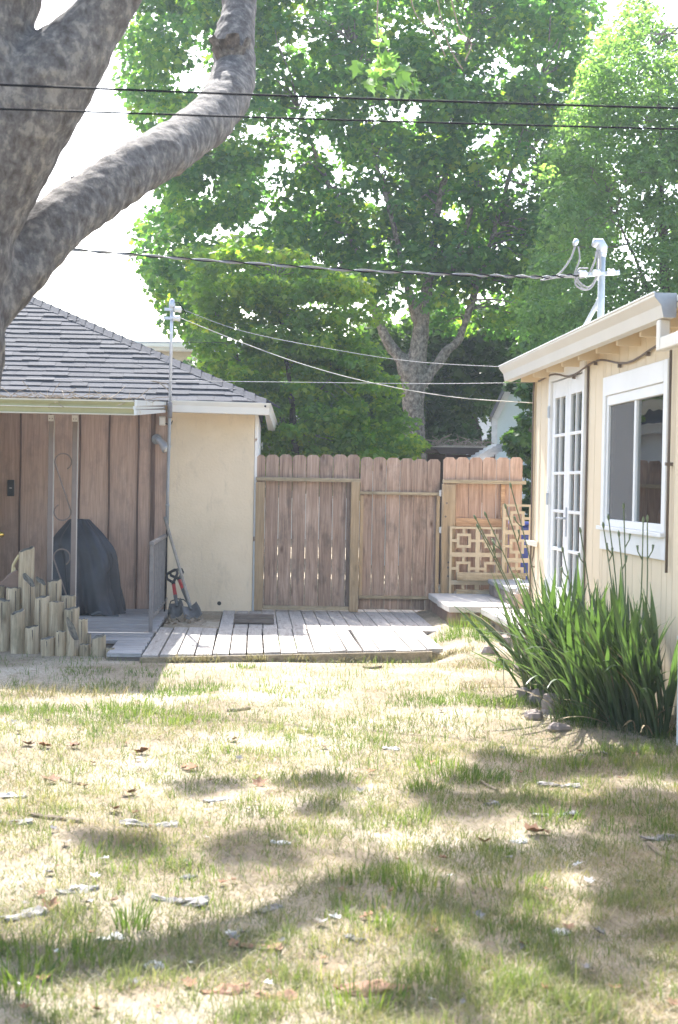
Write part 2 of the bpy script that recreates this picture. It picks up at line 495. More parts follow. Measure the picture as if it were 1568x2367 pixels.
# leaves (base colours are the leaf's own)
M['lf_syc'] = leafmat('sycamore_leaf', [(0.0,(0.034,0.088,0.045)), (0.5,(0.06,0.14,0.055)), (0.85,(0.125,0.205,0.052)), (1.0,(0.20,0.25,0.052))], 0.55, trboost=(2.9,3.0,0.9))
M['lf_map'] = leafmat('maple_leaf', [(0.0,(0.052,0.11,0.032)), (0.5,(0.095,0.17,0.038)), (0.85,(0.19,0.24,0.034)), (1.0,(0.30,0.25,0.05))], 0.55, trboost=(3.1,3.1,1.0))
M['lf_right'] = leafmat('ash_leaf', [(0.0,(0.065,0.125,0.06)), (0.6,(0.10,0.18,0.075)), (1.0,(0.155,0.235,0.09))], 0.55, rough=0.4, trboost=(2.9,2.9,1.1))
M['lf_ivy'] = leafmat('ivy_leaf', [(0.0,(0.032,0.066,0.026)), (0.6,(0.05,0.10,0.032)), (1.0,(0.10,0.155,0.038))], 0.42, rough=0.35, trboost=(2.6,2.8,1.2))
M['lf_iris'] = plain('iris_leaf', (0.098,0.135,0.078), 0.34, c2=(0.056,0.088,0.046), scale=5, var=0.45, spec=0.5)
nt = M['lf_iris'].node_tree; b = nt.nodes['Principled BSDF']
t = nd(nt, 'ShaderNodeBsdfTranslucent'); t.inputs[0].default_value = (0.10,0.185,0.03,1)
mx = nd(nt, 'ShaderNodeMixShader'); mx.inputs[0].default_value = 0.38
nt.links.new(b.outputs[0], mx.inputs[1]); nt.links.new(t.outputs[0], mx.inputs[2])
nt.links.new(mx.outputs[0], nt.nodes['Material Output'].inputs['Surface'])
M['stalk'] = plain('iris_stalk', (0.16,0.20,0.09), 0.6, c2=(0.12,0.15,0.07))
M['dryleaf'] = plain('dry_strap_leaf', (0.33,0.25,0.13), 0.8, c2=(0.2,0.145,0.075), var=0.2)
M['grass_g'] = leafmat('green_grass', [(0.0,(0.045,0.085,0.022)), (0.6,(0.085,0.135,0.034)), (1.0,(0.17,0.19,0.055))], 0.42, trboost=(2.0,2.0,1.0))
M['grass_d'] = leafmat('dry_grass', [(0.0,(0.15,0.13,0.066)), (0.5,(0.25,0.222,0.118)), (0.85,(0.37,0.34,0.215)), (1.0,(0.27,0.19,0.10))], 0.35, rough=0.6, trboost=(1.2,1.2,0.9))

M['grass_o'] = leafmat('half_dry_grass', [(0.0,(0.075,0.105,0.035)), (0.4,(0.118,0.152,0.058)), (0.7,(0.185,0.20,0.088)), (0.92,(0.33,0.295,0.15)), (1.0,(0.27,0.19,0.09))], 0.4, rough=0.6, trboost=(1.6,1.6,1.0))
# ground
mt, nt, b = new_mat('dry_lawn_soil')
v = coords(nt, rand=False)
n1 = noise(nt, v, 0.9, 5, 0.6)
r1 = ramp(nt, [(0.35, (0.22,0.18,0.125)), (0.5, (0.33,0.28,0.21)), (0.65, (0.46,0.405,0.33))])
nt.links.new(n1, r1.inputs[0])
v2 = coords(nt, (1, 0.35, 1), rand=False)
n2 = noise(nt, v2, 55, 6, 0.75)
r2 = ramp(nt, [(0.3, (0.6,0.56,0.5)), (0.62, (1.12,1.1,1.05))])
nt.links.new(n2, r2.inputs[0])
col = mixc(nt, 0.9, r1.outputs[0], r2.outputs[0], 'MULTIPLY')
n3 = noise(nt, v, 3.0, 5, 0.7)
r3 = ramp(nt, [(0.56, (0,0,0)), (0.70, (0.7,0.7,0.7))])
nt.links.new(n3, r3.inputs[0])
col = mixc(nt, r3.outputs[0], col, (0.22,0.145,0.085))
nt.links.new(col, b.inputs['Base Color'])
b.inputs['Roughness'].default_value = 0.95
b.inputs['Specular IOR Level'].default_value = 0.1
bump(nt, b, n2, 0.7, 0.02)
M['ground'] = mt

# ------------------------------------------------------------------ ground
xs = np.concatenate([np.array([-400,-150,-60,-30,-15,-9]), np.linspace(-6, 6, 121), np.array([9,15,30,60,150,400])])
ys = np.concatenate([np.array([-400,-150,-50,-15,-4,0]), np.linspace(2, 17, 151), np.array([18,20,24,30,40,60,150,400])])
gx, gy = np.meshgrid(xs, ys)
gzv = gz(gx, gy)
nx, ny = len(xs), len(ys)
vs = np.stack([gx.ravel(), gy.ravel(), gzv.ravel()], 1)
fs = [(j*nx+i, j*nx+i+1, (j+1)*nx+i+1, (j+1)*nx+i) for j in range(ny-1) for i in range(nx-1)]
me = bpy.data.meshes.new('ground'); me.from_pydata(vs.tolist(), [], fs); me.materials.append(M['ground'])
me.polygons.foreach_set('use_smooth', [True]*len(me.polygons))
ground = bpy.data.objects.new('ground', me); COL.objects.link(ground)
tag(ground, 'dry sandy lawn ground', None, None, 'structure')

# ------------------------------------------------------------------ garage (left)
GY = 16.15                                     # front wall plane
gar = thing('garage', (-2.0, GY, 0), 'low cream stucco garage with grey shingled hip roof, left of the fence', 'garage')
gw = MB()
XE0, XE1 = -0.90, 0.0                          # stucco front between conduit corner and fence
gw.hexa([(XE0,GY,-0.1),(XE1,GY,-0.1),(0.10,23.0,-0.1),(XE0,23.0,-0.1),(XE0,GY,2.30),(XE1,GY,2.30),(0.10,23.0,2.30),(XE0,23.0,2.30)])
gw.build('wall', M['stucco'], gar)
# back stucco behind the boarded porch wall
box('wall', -6.2, -0.902, 16.32, 22.9, -0.1, 2.28, M['stucco'], gar)
box('wall', -6.2, -2.70, 15.75, 16.318, -0.1, 2.18, M['stucco'], gar)
# redwood plywood panels and battens
edges = [-2.695, -2.46, -2.15, -1.84, -1.53, -1.225, -1.07, -0.905]
for i in range(len(edges)-1):
    a, b2 = edges[i], edges[i+1]
    dy = random.uniform(-0.004, 0.004)
    box('panel', a+0.004, b2-0.004, 16.20+dy, 16.30, 0.085, 2.19, M['redply'], gar, 0.003)
for i, e in enumerate(edges[1:-1]):
    mb = MB()
    for k in range(6):                         # a worn batten edge, slightly wavy
        z0 = 0.09 + k*0.35; z1 = z0+0.35
        o0 = 0.004*math.sin(i*3+k*1.7); o1 = 0.004*math.sin(i*3+(k+1)*1.7)
        w = 0.009 if i != 5 else 0.024
        mb.hexa([(e-w+o0,16.183,z0),(e+w+o0,16.183,z0),(e+w+o0,16.21,z0),(e-w+o0,16.21,z0),
                 (e-w+o1,16.183,z1),(e+w+o1,16.183,z1),(e+w+o1,16.21,z1),(e-w+o1,16.21,z1)])
    mb.build('batten', M['batten'], gar)
# side corner board with peeling paint, side wall trim
MB().hexa([(0.004,GY+0.012,0),(0.03,GY+0.012,0),(0.125,22.99,0),(0.10,22.99,0),(0.004,GY+0.012,2.2),(0.03,GY+0.012,2.2),(0.125,22.99,2.2),(0.10,22.99,2.2)]).build('corner_board', M['pwhite'], gar)
# roof planes
EZ = 2.29; SL = 0.473
CX0 = 0.10
hipA = Vector((CX0, 15.75, EZ))
ridge = Vector((CX0-3.02, 15.75+3.02, EZ+3.02*SL))
roofm = MB()
BX = -6.6
th = Vector((0, 0, -0.05))
front = [Vector((BX,15.75,EZ)), hipA, ridge, Vector((BX, ridge.y, ridge.z))]
back = [Vector((CX0,15.75+6.04,EZ)), Vector((BX,15.75+6.04,EZ)), Vector((BX,ridge.y,ridge.z)), ridge]
sideR = [hipA, Vector((CX0,15.75+6.04,EZ)), ridge]
for poly in (front, back, sideR):
    n = len(poly)
    roofm.add([p-Vector((0,0,0.012)) for p in poly]+[p+th for p in poly], [tuple(range(n)), tuple(range(2*n-1, n-1, -1))]+[(i, (i+1)%n, (i+1)%n+n, i+n) for i in range(n)])
roof = roofm.build('roof', M['underlay'], gar)
# shingles on the front slope, one by one
nrm = Vector((0, -SL, 1)).normalized(); upv = Vector((0, 1, SL)).normalized()
slope_len = (ridge-Vector((ridge.x,15.75,EZ))).length
rows = 23; ex = slope_len/rows
sh_n = 0
for r in range(rows):
    s0 = r*ex - (0.03 if r == 0 else 0.0)
    s1 = (r+1)*ex + 0.06
    tmid = s0/slope_len
    xr = CX0 - 3.02*tmid                      # hip limit at the course's lower edge
    xr1 = CX0 - 3.02*min(1, s1/slope_len)
    x = xr
    first = True
    while x > -4.2:
        w = random.choice((0.17, 0.24, 0.30, 0.36))*random.uniform(0.85, 1.15)
        xl = x - w
        t0 = random.choice((0.013, 0.017, 0.022))
        lift = 0.004
        drop = random.choice((0, 0, 0.014))
        base = Vector((0, 15.75, EZ))
        def P(xx, s, h): return Vector((xx, base.y, base.z)) + upv*s + nrm*h
        xrt = xr1 if first else x-0.002
        if xrt < xl: xrt = xl+0.01
        pts = [P(xl, s0-drop, 0.001), P(x-0.002, s0-drop, 0.001), P(xrt, s1, -0.004), P(xl, s1, -0.004),
               P(xl, s0-drop, t0+lift), P(x-0.002, s0-drop, t0+lift), P(xrt, s1, 0.002), P(xl, s1, 0.002)]
        mbx = MB().hexa(pts)
        ob = mbx.build('shingle', M['shingle'], roof)
        sh_n += 1
        x = xl; first = False
# hip caps
hd = (ridge-hipA); hl = hd.length; hdn = hd.normalized()
ncap = 26
sidev = hdn.cross(Vector((0,0,1))).normalized()
for k in range(ncap):
    a = hipA + hdn*(k*hl/ncap - 0.02); b2 = hipA + hdn*((k+1)*hl/ncap + 0.05)
    up0 = Vector((0,0,1)); h0 = 0.045; h1 = 0.022
    wl = 0.15
    nl = Vector((0,-SL,1)).normalized(); nr = Vector((SL,0,1)).normalized()
    dl = (Vector((0,-1,-SL)).normalized()); dr = (Vector((1,0,-SL)).normalized())
    pts = [a+dl*wl*0.8+nl*0.012, a+dr*wl*0.8+nr*0.012, b2+dr*wl*0.8+nr*0.004, b2+dl*wl*0.8+nl*0.004]
    vs = [a+dl*wl+nl*0.024, a+up0*h0, a+dr*wl+nr*0.024, b2+dl*wl+nl*0.012, b2+up0*h1, b2+dr*wl+nr*0.012,
          a+dl*wl+nl*0.008, a+up0*0.02, a+dr*wl+nr*0.008]
    MB().add(vs, [(0,1,4,3),(1,2,5,4),(0,6,7,1),(1,7,8,2),(0,3,6),(2,8,5)]).build('hip_shingle', M['shingle'], roof)
# ridge caps
for k in range(5):
    x0 = ridge.x+0.06-k*0.26
    vs = []
    for xx, h in ((x0, 0.05), (x0-0.31, 0.03)):
        vs += [Vector((xx, ridge.y-0.13, ridge.z-0.13*SL+h-0.02)), Vector((xx, ridge.y, ridge.z+h)), Vector((xx, ridge.y+0.13, ridge.z-0.13*SL+h-0.02))]
    MB().add(vs, [(0,1,4,3),(1,2,5,4)]).build('ridge_shingle', M['shingle'], roof)
# white box gutter on the stucco front, wrapping the corner and running down the side
def gutter(name, poly, axis, a, b2, mat, parent):
    return MB().prism(poly, axis, a, b2).build(name, mat, parent, bevel=0.003)
prof = [(15.60,2.285),(15.605,2.27),(15.625,2.235),(15.635,2.165),(15.745,2.165),(15.75,2.285)]
g1 = MB()
n = len(prof)
vs = [Vector((-0.86, p[0], p[1])) for p in prof]
vs2 = [Vector((CX0+0.4*(15.75-p[0]), p[0], p[1]-0.012)) for p in prof]
g1.add(vs+vs2, [tuple(range(n)), tuple(range(2*n-1, n-1, -1))]+[(i, i+n, (i+1)%n+n, (i+1)%n) for i in range(n)])
g1.build('gutter', M['cream'], gar, bevel=0.002)
g2 = MB()
vs = [Vector((CX0+0.002+0.4*(15.75-p[0]), p[0]+0.002, p[1]-0.012)) for p in prof]
vs2 = [Vector((CX0+0.002+(15.75-p[0])+0.10, 21.8, p[1]-0.03)) for p in prof]
g2.add(vs+vs2, [tuple(range(n)), tuple(range(2*n-1, n-1, -1))]+[(i, (i+1)%n, (i+1)%n+n, i+n) for i in range(n)])
g2.build('side_gutter', M['cream'], gar, bevel=0.002)
box('soffit', -0.88, 0.095, 15.76, GY-0.002, 2.205, 2.235, M['cream'], gar)
dp = MB(); dp.box(0.165, 0.30, 21.5, 21.62, 0.0, 1.98)
dp.build('downspout', M['cream'], gar, bevel=0.004)
box('downspout_joint', 0.155, 0.31, 21.49, 21.63, 1.70, 1.86, M['farwhite'], gar, bevel=0.004)
# vent hole in the stucco, near the ground
MB().lathe((-0.345, GY-0.004, 0.17), [(0.022,0),(0.022,0.003)], 12, (0,-1,0)).build('drain_hole', M['dark'], gar)

# ---- porch cover in front of the boarded wall
por = thing('porch_cover', (-2.5, 14.6, 2.0), 'low porch cover with olive front gutter and metal side edge', 'porch roof')
MB().hexa([(-6.2,12.66,2.02),(-0.99,12.66,2.02),(-0.93,15.58,2.185),(-6.2,15.58,2.185),
           (-6.2,12.66,2.07),(-0.99,12.66,2.07),(-0.93,15.58,2.235),(-6.2,15.58,2.235)]).build('deck_board', M['oldlumber'], por)
# gutter with a rolled lip and a mid bead
pg = [(12.540,2.105),(12.535,2.088),(12.552,2.068),(12.552,2.052),(12.543,2.048),(12.552,2.044),(12.560,2.000),(12.650,2.000),(12.655,2.105)]
gutter('gutter', pg, 0, -6.2, -0.990, M['greengut'], por)
box('gutter_lip', -6.2, -0.991, 12.526, 12.542, 2.098, 2.110, M['lipwhite'], por)
box('gutter_bead', -6.2, -0.991, 12.536, 12.548, 2.044, 2.052, M['lipwhite'], por)
box('gutter_base', -6.2, -0.991, 12.545, 12.650, 1.992, 2.000, M['lipwhite'], por)
for (za, zb, ins) in ((2.065, 2.115, 0.0), (2.036, 2.063, 0.012), (1.990, 2.034, 0.004)):
    MB().hexa([(-0.985-ins,12.530,za),(-0.965-ins,12.530,za),(-0.905-ins,15.60,za+0.165),(-0.925-ins,15.60,za+0.165),
               (-0.985-ins,12.530,zb),(-0.965-ins,12.530,zb),(-0.905-ins,15.60,zb+0.15),(-0.925-ins,15.60,zb+0.15)]).build('edge_flashing', M['rustgalv'], por)
# ornamental column: two flat posts tied by scrolls
colm = thing('porch_column', (-1.67, 13.120, 0.1), 'taupe twin post porch column with S-shaped iron scrolls, beside the covered grill', 'column')
PX = []
for xu in (117, 172):
    X = U(xu, 1150, 13.140).x
    PX.append(X)
    box('post', X-0.021, X+0.021, 13.120, 13.160, 0.09, 2.005, M['postpaint'], colm, 0.002)
    box('post_edge', X+0.0215, X+0.0265, 13.118, 13.162, 0.09, 2.005, M['postedge'], colm)
    br = box('bracket', X-0.026, X+0.022, 13.112, 13.117, 1.95, 2.004, M['porcelain'], colm)
    for q in (-0.012, 0.010):
        MB().lathe((X+q, 13.111, 1.972), [(0.004,0),(0.004,0.003)], 8, (0,-1,0)).build('bolt', M['black'], br)
def scroll(z0, z1, flip=False):
    pts = []
    xa, xb = PX[0]+0.03, PX[1]-0.024
    w = xb-xa; h = z1-z0
    for i in range(41):                        # an S: hook, diagonal, hook
        t = i/40
        if t < 0.35:
            a = math.radians(-60 + 290*(t/0.35)); cx_, cz_ = xa+w*0.5, z1-w*0.5
            x = cx_+math.cos(a)*w*0.48; z = cz_+math.sin(a)*w*0.48
            pts.append((x, z))
        elif t > 0.65:
            a = math.radians(50 - 290*((t-0.65)/0.35)); cx_, cz_ = xa+w*0.5, z0+w*0.5
            pts.append((cx_+math.cos(a)*w*0.48, cz_+math.sin(a)*w*0.48))
    pp = [(p[0], 13.140, p[1]) for p in pts]
    MB().tube(pp, 0.006, 6).build('scroll', M['postpaint'], colm, True)
scroll(1.10, 1.68)
scroll(0.30, 0.86)

# ------------------------------------------------------------------ things on the boarded wall
pt = U(26, 1128, 16.19)
mbx = thing('mail_slot', (pt.x, 16.19, pt.z-0.09), 'small black plate with a pale slot on the red boards, far left', 'wall plate')
box('plate', pt.x-0.036, pt.x+0.036, 16.165, 16.182, pt.z-0.085, pt.z+0.085, M['black'], mbx, 0.004)
box('slot', pt.x-0.012, pt.x+0.012, 16.158, 16.164, pt.z-0.004, pt.z+0.004, M['porcelain'], mbx)
pt = U(375, 972, 16.1)
jb = thing('junction_box', (pt.x, 16.17, pt.z-0.05), 'small white junction box high on the boards by the conduit', 'junction box')
box('box', pt.x-0.033, pt.x+0.033, 16.12, 16.18, pt.z-0.05, pt.z+0.045, M['porcelain'], jb, 0.006)
box('lid', pt.x-0.025, pt.x+0.027, 16.112, 16.119, pt.z-0.04, pt.z+0.03, M['trim'], jb, 0.003)
MB().tube([(pt.x+0.035,16.14,pt.z-0.03),(pt.x+0.09,16.12,pt.z-0.045),(pt.x+0.11,16.1,pt.z)], 0.006, 6).build('wire', M['black'], jb)
pt = U(366, 1015, 16.1)
sp = thing('spotlight', (pt.x, 16.17, pt.z), 'grey wall spotlight pointing down beside the conduit', 'lamp')
MB().lathe((pt.x-0.02, 16.182, pt.z), [(0.055,0),(0.055,0.02),(0.03,0.035)], 16, (0,-1,0)).build('base_plate', M['conduit'], sp, True)
MB().tube([(pt.x-0.02,16.15,pt.z),(pt.x+0.0,16.08,pt.z-0.01),(pt.x+0.03,16.03,pt.z-0.03)], 0.014, 8).build('arm', M['conduit'], sp, True)
lampd = Vector((0.75,-0.3,-0.85)).normalized()
MB().lathe(Vector((pt.x+0.01,16.03,pt.z-0.005)), [(0.02,-0.03),(0.034,0.0),(0.036,0.05),(0.056,0.12),(0.058,0.14)], 16, lampd).build('lamp_shade', M['galv'], sp, True)
MB().lathe(Vector((pt.x+0.01,16.03,pt.z-0.005)), [(0.05,0.141),(0.035,0.147)], 16, lampd).build('bulb', M['porcelain'], sp, True)
# doorway edge and brass knob at the far left
pt = U(6, 1236, 15.6)
dr = thing('porch_door', (-3.2, 15.6, 0.1), 'pale door at the left frame edge with a brass knob', 'door')
box('door_leaf', -3.6, pt.x-0.075, 15.70, 15.745, 0.1, 2.1, M['trim'], dr, 0.003)
MB().lathe((pt.x-0.012,15.62,pt.z), [(0.008,-0.012),(0.022,0.0),(0.03,0.015),(0.024,0.03),(0.012,0.034)], 14, (0,-1,0)).build('knob', M['brass'], dr, True)
MB().tube([(pt.x-0.012,15.61,pt.z),(pt.x-0.012,15.70,pt.z)], 0.012, 8).build('shank', M['brass'], dr, True)

# ------------------------------------------------------------------ conduit mast on the garage
X = -0.865; YM = 15.56
gm = thing('conduit_mast', (X, YM, 0.1), 'grey conduit mast rising through the garage eave, with two white insulators', 'mast')
top = U(404, 712, YM).z; mid = 2.26
MB().tube([(X,YM,mid-0.02),(X+0.004,YM,3.0),(X+0.006,YM,top)], 0.0165, 10).build('pipe', M['galv'], gm, True)
MB().tube([(X-0.012,YM+0.05,1.0),(X-0.012,YM+0.05,1.4),(X-0.005,YM+0.04,2.0),(X,YM,mid)], 0.017, 10).build('lower_pipe', M['conduit'], gm, True)
MB().lathe((X,YM,2.1), [(0.024,0),(0.026,0.02),(0.026,0.15),(0.022,0.16)], 12).build('coupling', M['iron'], gm, True)
MB().lathe((X-0.012,YM+0.05,1.20), [(0.022,0),(0.022,0.02)], 12).build('strap', M['conduit'], gm, True)
MB().tube([(X-0.012,YM+0.05,1.0),(X-0.02,YM+0.06,0.4),(X-0.03,YM+0.1,0.12)], 0.008, 8).build('ground_wire', M['wire'], gm, True)
MB().lathe((X+0.006,YM,top), [(0.026,-0.01),(0.034,0.015),(0.033,0.05),(0.022,0.085),(0.006,0.095)], 12).build('weatherhead', M['galv'], gm, True)
INS = []
for k, dz in enumerate((-0.015, -0.105)):
    zc = top+dz
    MB().box(X-0.07, X+0.02, YM-0.022, YM+0.022, zc-0.014, zc+0.014).build('clamp', M['galv'], gm)
    c = Vector((X+0.03-0.012*k, YM-0.03, zc))
    MB().lathe(c, [(0.018,0),(0.03,0.008),(0.024,0.03),(0.031,0.052),(0.031,0.07),(0.016,0.075)], 12, (1,0,-0.05)).build('insulator', M['porcelain'], gm, True)
    INS.append(c+Vector((0.08,0,0)))
MB().tube([(X+0.006,YM,top+0.06),(X+0.07,YM-0.03,top+0.055),(X+0.12,YM-0.04,top-0.01),(X+0.15,YM-0.04,top-0.06)], 0.005, 6).build('drip_loop', M['wire'], gm, True)

# ------------------------------------------------------------------ porch deck and walkway
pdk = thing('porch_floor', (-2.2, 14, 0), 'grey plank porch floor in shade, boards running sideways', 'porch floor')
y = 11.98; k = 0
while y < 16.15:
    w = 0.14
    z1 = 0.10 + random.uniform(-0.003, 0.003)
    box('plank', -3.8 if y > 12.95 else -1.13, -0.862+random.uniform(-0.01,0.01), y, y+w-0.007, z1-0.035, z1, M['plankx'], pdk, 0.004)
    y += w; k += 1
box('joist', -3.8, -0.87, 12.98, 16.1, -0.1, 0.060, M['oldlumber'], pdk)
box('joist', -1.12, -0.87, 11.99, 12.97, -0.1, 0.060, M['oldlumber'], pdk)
wk = thing('plank_walkway', (0.6, 13.5, 0), 'sunlit grey plank walkway running from the porch to the gate', 'walkway')
def yfront(x): return 11.85 + (x+0.85)*0.28
x = -0.845
fi = 0
while x < 1.50:
    w = 0.136
    g_ = random.uniform(0.006, 0.016)
    z1 = 0.10+random.uniform(-0.004, 0.005)
    tilt = random.uniform(-0.006, 0.006)
    y0, y0b = yfront(x)+random.uniform(-0.012,0.012), yfront(x+w)+random.uniform(-0.012,0.012)
    yb = 14.16
    skew = 0.012*random.uniform(-1,1)
    if x < -0.6: skew = 0.0
    x1 = x+w-g_
    MB().hexa([(x,y0,z1-0.035),(x1,y0b,z1-0.035),(x1+skew,yb,z1-0.035),(x+skew,yb,z1-0.035),
               (x,y0,z1),(x1,y0b,z1+tilt),(x1+skew,yb,z1+tilt),(x+skew,yb,z1)]).build('plank', M['plank'], wk, bevel=0.004)
    x += w
x = -0.30
while x < 1.82:
    w = 0.138; g_ = random.uniform(0.005, 0.012)
    z1 = 0.094+random.uniform(-0.004, 0.004)
    box('plank', x, x+w-g_, 14.185+random.uniform(-0.01,0.01), 16.55, z1-0.035, z1, M['plank'], wk, 0.004)
    x += w
MB().hexa([(-0.86,yfront(-0.86)-0.045,-0.08),(1.50,yfront(1.50)-0.045,-0.08),(1.50,yfront(1.50)-0.016,-0.08),(-0.86,yfront(-0.86)-0.016,-0.08),
           (-0.86,yfront(-0.86)-0.045,0.085),(1.50,yfront(1.50)-0.045,0.085),(1.50,yfront(1.50)-0.016,0.085),(-0.86,yfront(-0.86)-0.016,0.085)]).build('front_board', M['railx'], wk, bevel=0.003)
for yy in (12.75, 13.3, 14.1, 14.3, 15.4):
    box('joist', -0.6 if yy < 14.2 else -0.28, 1.45 if yy < 14.2 else 1.8, yy, yy+0.045, -0.06, 0.057, M['oldlumber'], wk)
# ------------------------------------------------------------------ iron railing
rl = thing('iron_railing', (-0.9, 14.7, 0.1), 'grey iron railing standing along the porch edge, left of the shovels', 'railing')
RX = -0.90
box('post', RX-0.017, RX+0.017, 13.62, 13.654, 0.10, 0.88, M['iron'], rl, 0.003)
box('foot_plate', RX-0.055, RX+0.055, 13.58, 13.69, 0.10, 0.108, M['iron'], rl)
box('top_rail', RX-0.020, RX+0.020, 13.60, 16.1, 0.881, 0.912, M['iron'], rl, 0.004)
box('bottom_rail', RX-0.012, RX+0.012, 13.655, 16.1, 0.20, 0.228, M['iron'], rl, 0.003)
for k in range(9):
    yy = 13.85+k*0.25
    box('baluster', RX-0.007, RX+0.007, yy, yy+0.014, 0.229, 0.880, M['iron'], rl)
MB().tube([(RX,14.9+0.06*math.sin(a*0.5)*math.cos(a*0.35),0.4+0.03*a*0.35) for a in range(12)], 0.006, 6).build('scroll', M['iron'], rl, True)

# ------------------------------------------------------------------ fence and gate
FY = 16.22
def fx(xu, yu=1230, Y=FY): return U(xu, yu, Y).x
def fz(xu, yu, Y=FY): return U(xu, yu, Y).z
def fboard(name, xa, xb, z0, z1, Y, mat, parent, ear=0.03, thk=0.018):
    w = xb-xa; e = min(ear, w*0.28)
    tp = random.uniform(0.0005, 0.003)
    poly = [(xa+tp,z0),(xb-tp,z0),(xb,z1-e),(xb-e,z1),(xa+e,z1),(xa,z1-e)]
    mb = MB()
    dt = random.uniform(-0.003,0.003)
    mb.prism(poly, 1, Y+dt, Y+thk+dt)
    return mb.build(name, mat, parent, bevel=0.002)
def boards(xus, ytops, zb, parent, mat, Y=FY):
    for i in range(len(xus)-1):
        xa, xb = fx(xus[i]), fx(xus[i+1])
        yt = ytops[i] if isinstance(ytops, list) else ytops
        g_ = random.uniform(0.002, 0.007)
        fboard('board', xa+g_*0.5, xb-g_*0.5, zb+random.uniform(-0.008,0.008), fz((xus[i]+xus[i+1])/2, yt)+random.uniform(-0.003,0.003), Y, mat, parent)
fn = thing('fence_panel', (fx(710), FY, 0.1), 'weathered dog-eared fence panel between the garage wall and the gate', 'fence')
boards([590,612,643,674,706,737,768,800,829], 1051, 0.115, fn, M['fence'])
FR = FY-0.001
def railx(name, xa, xb, ya, yb, parent, mat, Y0=None, depth=0.088):
    X0, X1 = fx(xa), fx(xb)
    z0 = (fz(xa, yb)+fz(xb, yb))/2; z1 = (fz(xa, ya)+fz(xb, ya))/2
    y1 = FR-0.004 if Y0 is None else Y0
    return box(name, X0, X1, y1-depth, y1, z0, z1, mat, parent, 0.003)
railx('rail', 590, 830, 1104.5, 1113, fn, M['railx'])
railx('rail', 611, 808, 1400, 1408.5, fn, M['railx'])
def vpost(name, xa, xb, ya, yb, parent, mat, depth=0.088, zb=None):
    X0, X1 = fx(xa), fx(xb)
    z1 = fz((xa+xb)/2, ya); z0 = fz((xa+xb)/2, yb) if zb is None else zb
    return box(name, X0, X1, FR-0.004-depth, FR-0.0041, z0, z1, mat, parent, 0.003)
vpost('post', 590, 610, 1114, 1420, fn, M['post'], zb=0.1)
vpost('post', 809, 829, 1114, 1420, fn, M['post'], zb=0.098)
# gate
gt = thing('gate', (fx(923), FY, 0.1), 'weathered dog-eared wooden gate with light frame, right of the middle post', 'gate')
boards([831,860,891,923,954.5,985.5,1016], [1056,1057,1058,1060,1061,1062], 0.125, gt, M['fence'])
railx('rail', 831, 1016, 1137, 1144, gt, M['railx'], depth=0.05)
railx('rail', 831, 1011, 1377, 1384, gt, M['railx'], depth=0.05)
vpost('stile', 831, 838.5, 1145, 1376, gt, M['post'], depth=0.045)
vpost('stile', 1007, 1015, 1145, 1376, gt, M['post'], depth=0.045)
for zu in (1140, 1225):
    p = U(1018, zu, FR-0.06)
    h = box('hinge', p.x-0.012, p.x+0.012, FR-0.07, FR-0.055, p.z-0.03, p.z+0.03, M['galv'], gt, 0.002)
    MB().tube([(p.x+0.004,FR-0.074,p.z-0.035),(p.x+0.004,FR-0.074,p.z+0.035)], 0.006, 8).build('pin', M['galv'], h)
# right hand panel with post
fr = thing('fence_panel', (fx(1113), FY, 0.3), 'newer orange-brown dog-eared fence panel with wide post, right of the gate', 'fence')
boards([1022,1052,1082,1113.5,1145,1176,1206], 1057, 0.32, fr, M['newfence'])
railx('rail', 1021, 1211, 1110, 1118.5, fr, M['railx'])
vpost('post', 1020, 1050, 1119.5, 1380, fr, M['post'], depth=0.09)
vpost('stud', 1155, 1164, 1119.5, 1197, fr, M['cedarx'], depth=0.045)
railx('rail', 1052, 1163, 1198, 1217, fr, M['cedarx'], depth=0.04)
railx('rail', 1051, 1208, 1321, 1340, fr, M['railx'], Y0=16.012, depth=0.04)
railx('rail', 1052, 1150, 1361, 1381, fr, M['railx'], Y0=16.07, depth=0.04)
for zu in (1163, 1194, 1312, 1332, 1300):      # knots and bolt heads on the wide post
    p = U(1030+random.uniform(-4, 8), zu, FR-0.094)
    MB().lathe((p.x, FR-0.0945, p.z), [(0.011,0),(0.011,0.002)], 10, (0,-1,0)).build('knot', M['oldlumber'], fr)
# square-spiral screens: each tile is a frame, an inner ring and four spokes
def tile_mesh(s):
    mb = MB(); h = s/2; fwd = 0.018
    fw_ = s*0.078; ri = s*0.16; rw = s*0.095; ro = ri+rw
    def bar(x0, x1, z0, z1, d=0.0): mb.box(x0, x1, -0.01-d, 0.01+d, z0, z1)
    bar(-h, h, h-fw_, h); bar(-h, h, -h, -h+fw_)
    bar(-h, -h+fw_, -h+fw_, h-fw_); bar(h-fw_, h, -h+fw_, h-fw_)
    bar(-ro, ro, ri, ro); bar(-ro, ro, -ro, -ri); bar(-ro, -ri, -ri, ri); bar(ri, ro, -ri, ri)
    sw = rw/2
    bar(-sw, sw, ro, h-fw_, -0.001); bar(-sw, sw, -h+fw_, -ro, -0.001); bar(-h+fw_, -ro, -sw, sw, -0.001); bar(ro, h-fw_, -sw, sw, -0.001)
    me = bpy.data.meshes.new('screen_tile'); me.from_pydata(mb.v, [], mb.f); me.materials.append(M['screen'])
    return me
TS = 0.298
tme = tile_mesh(TS)
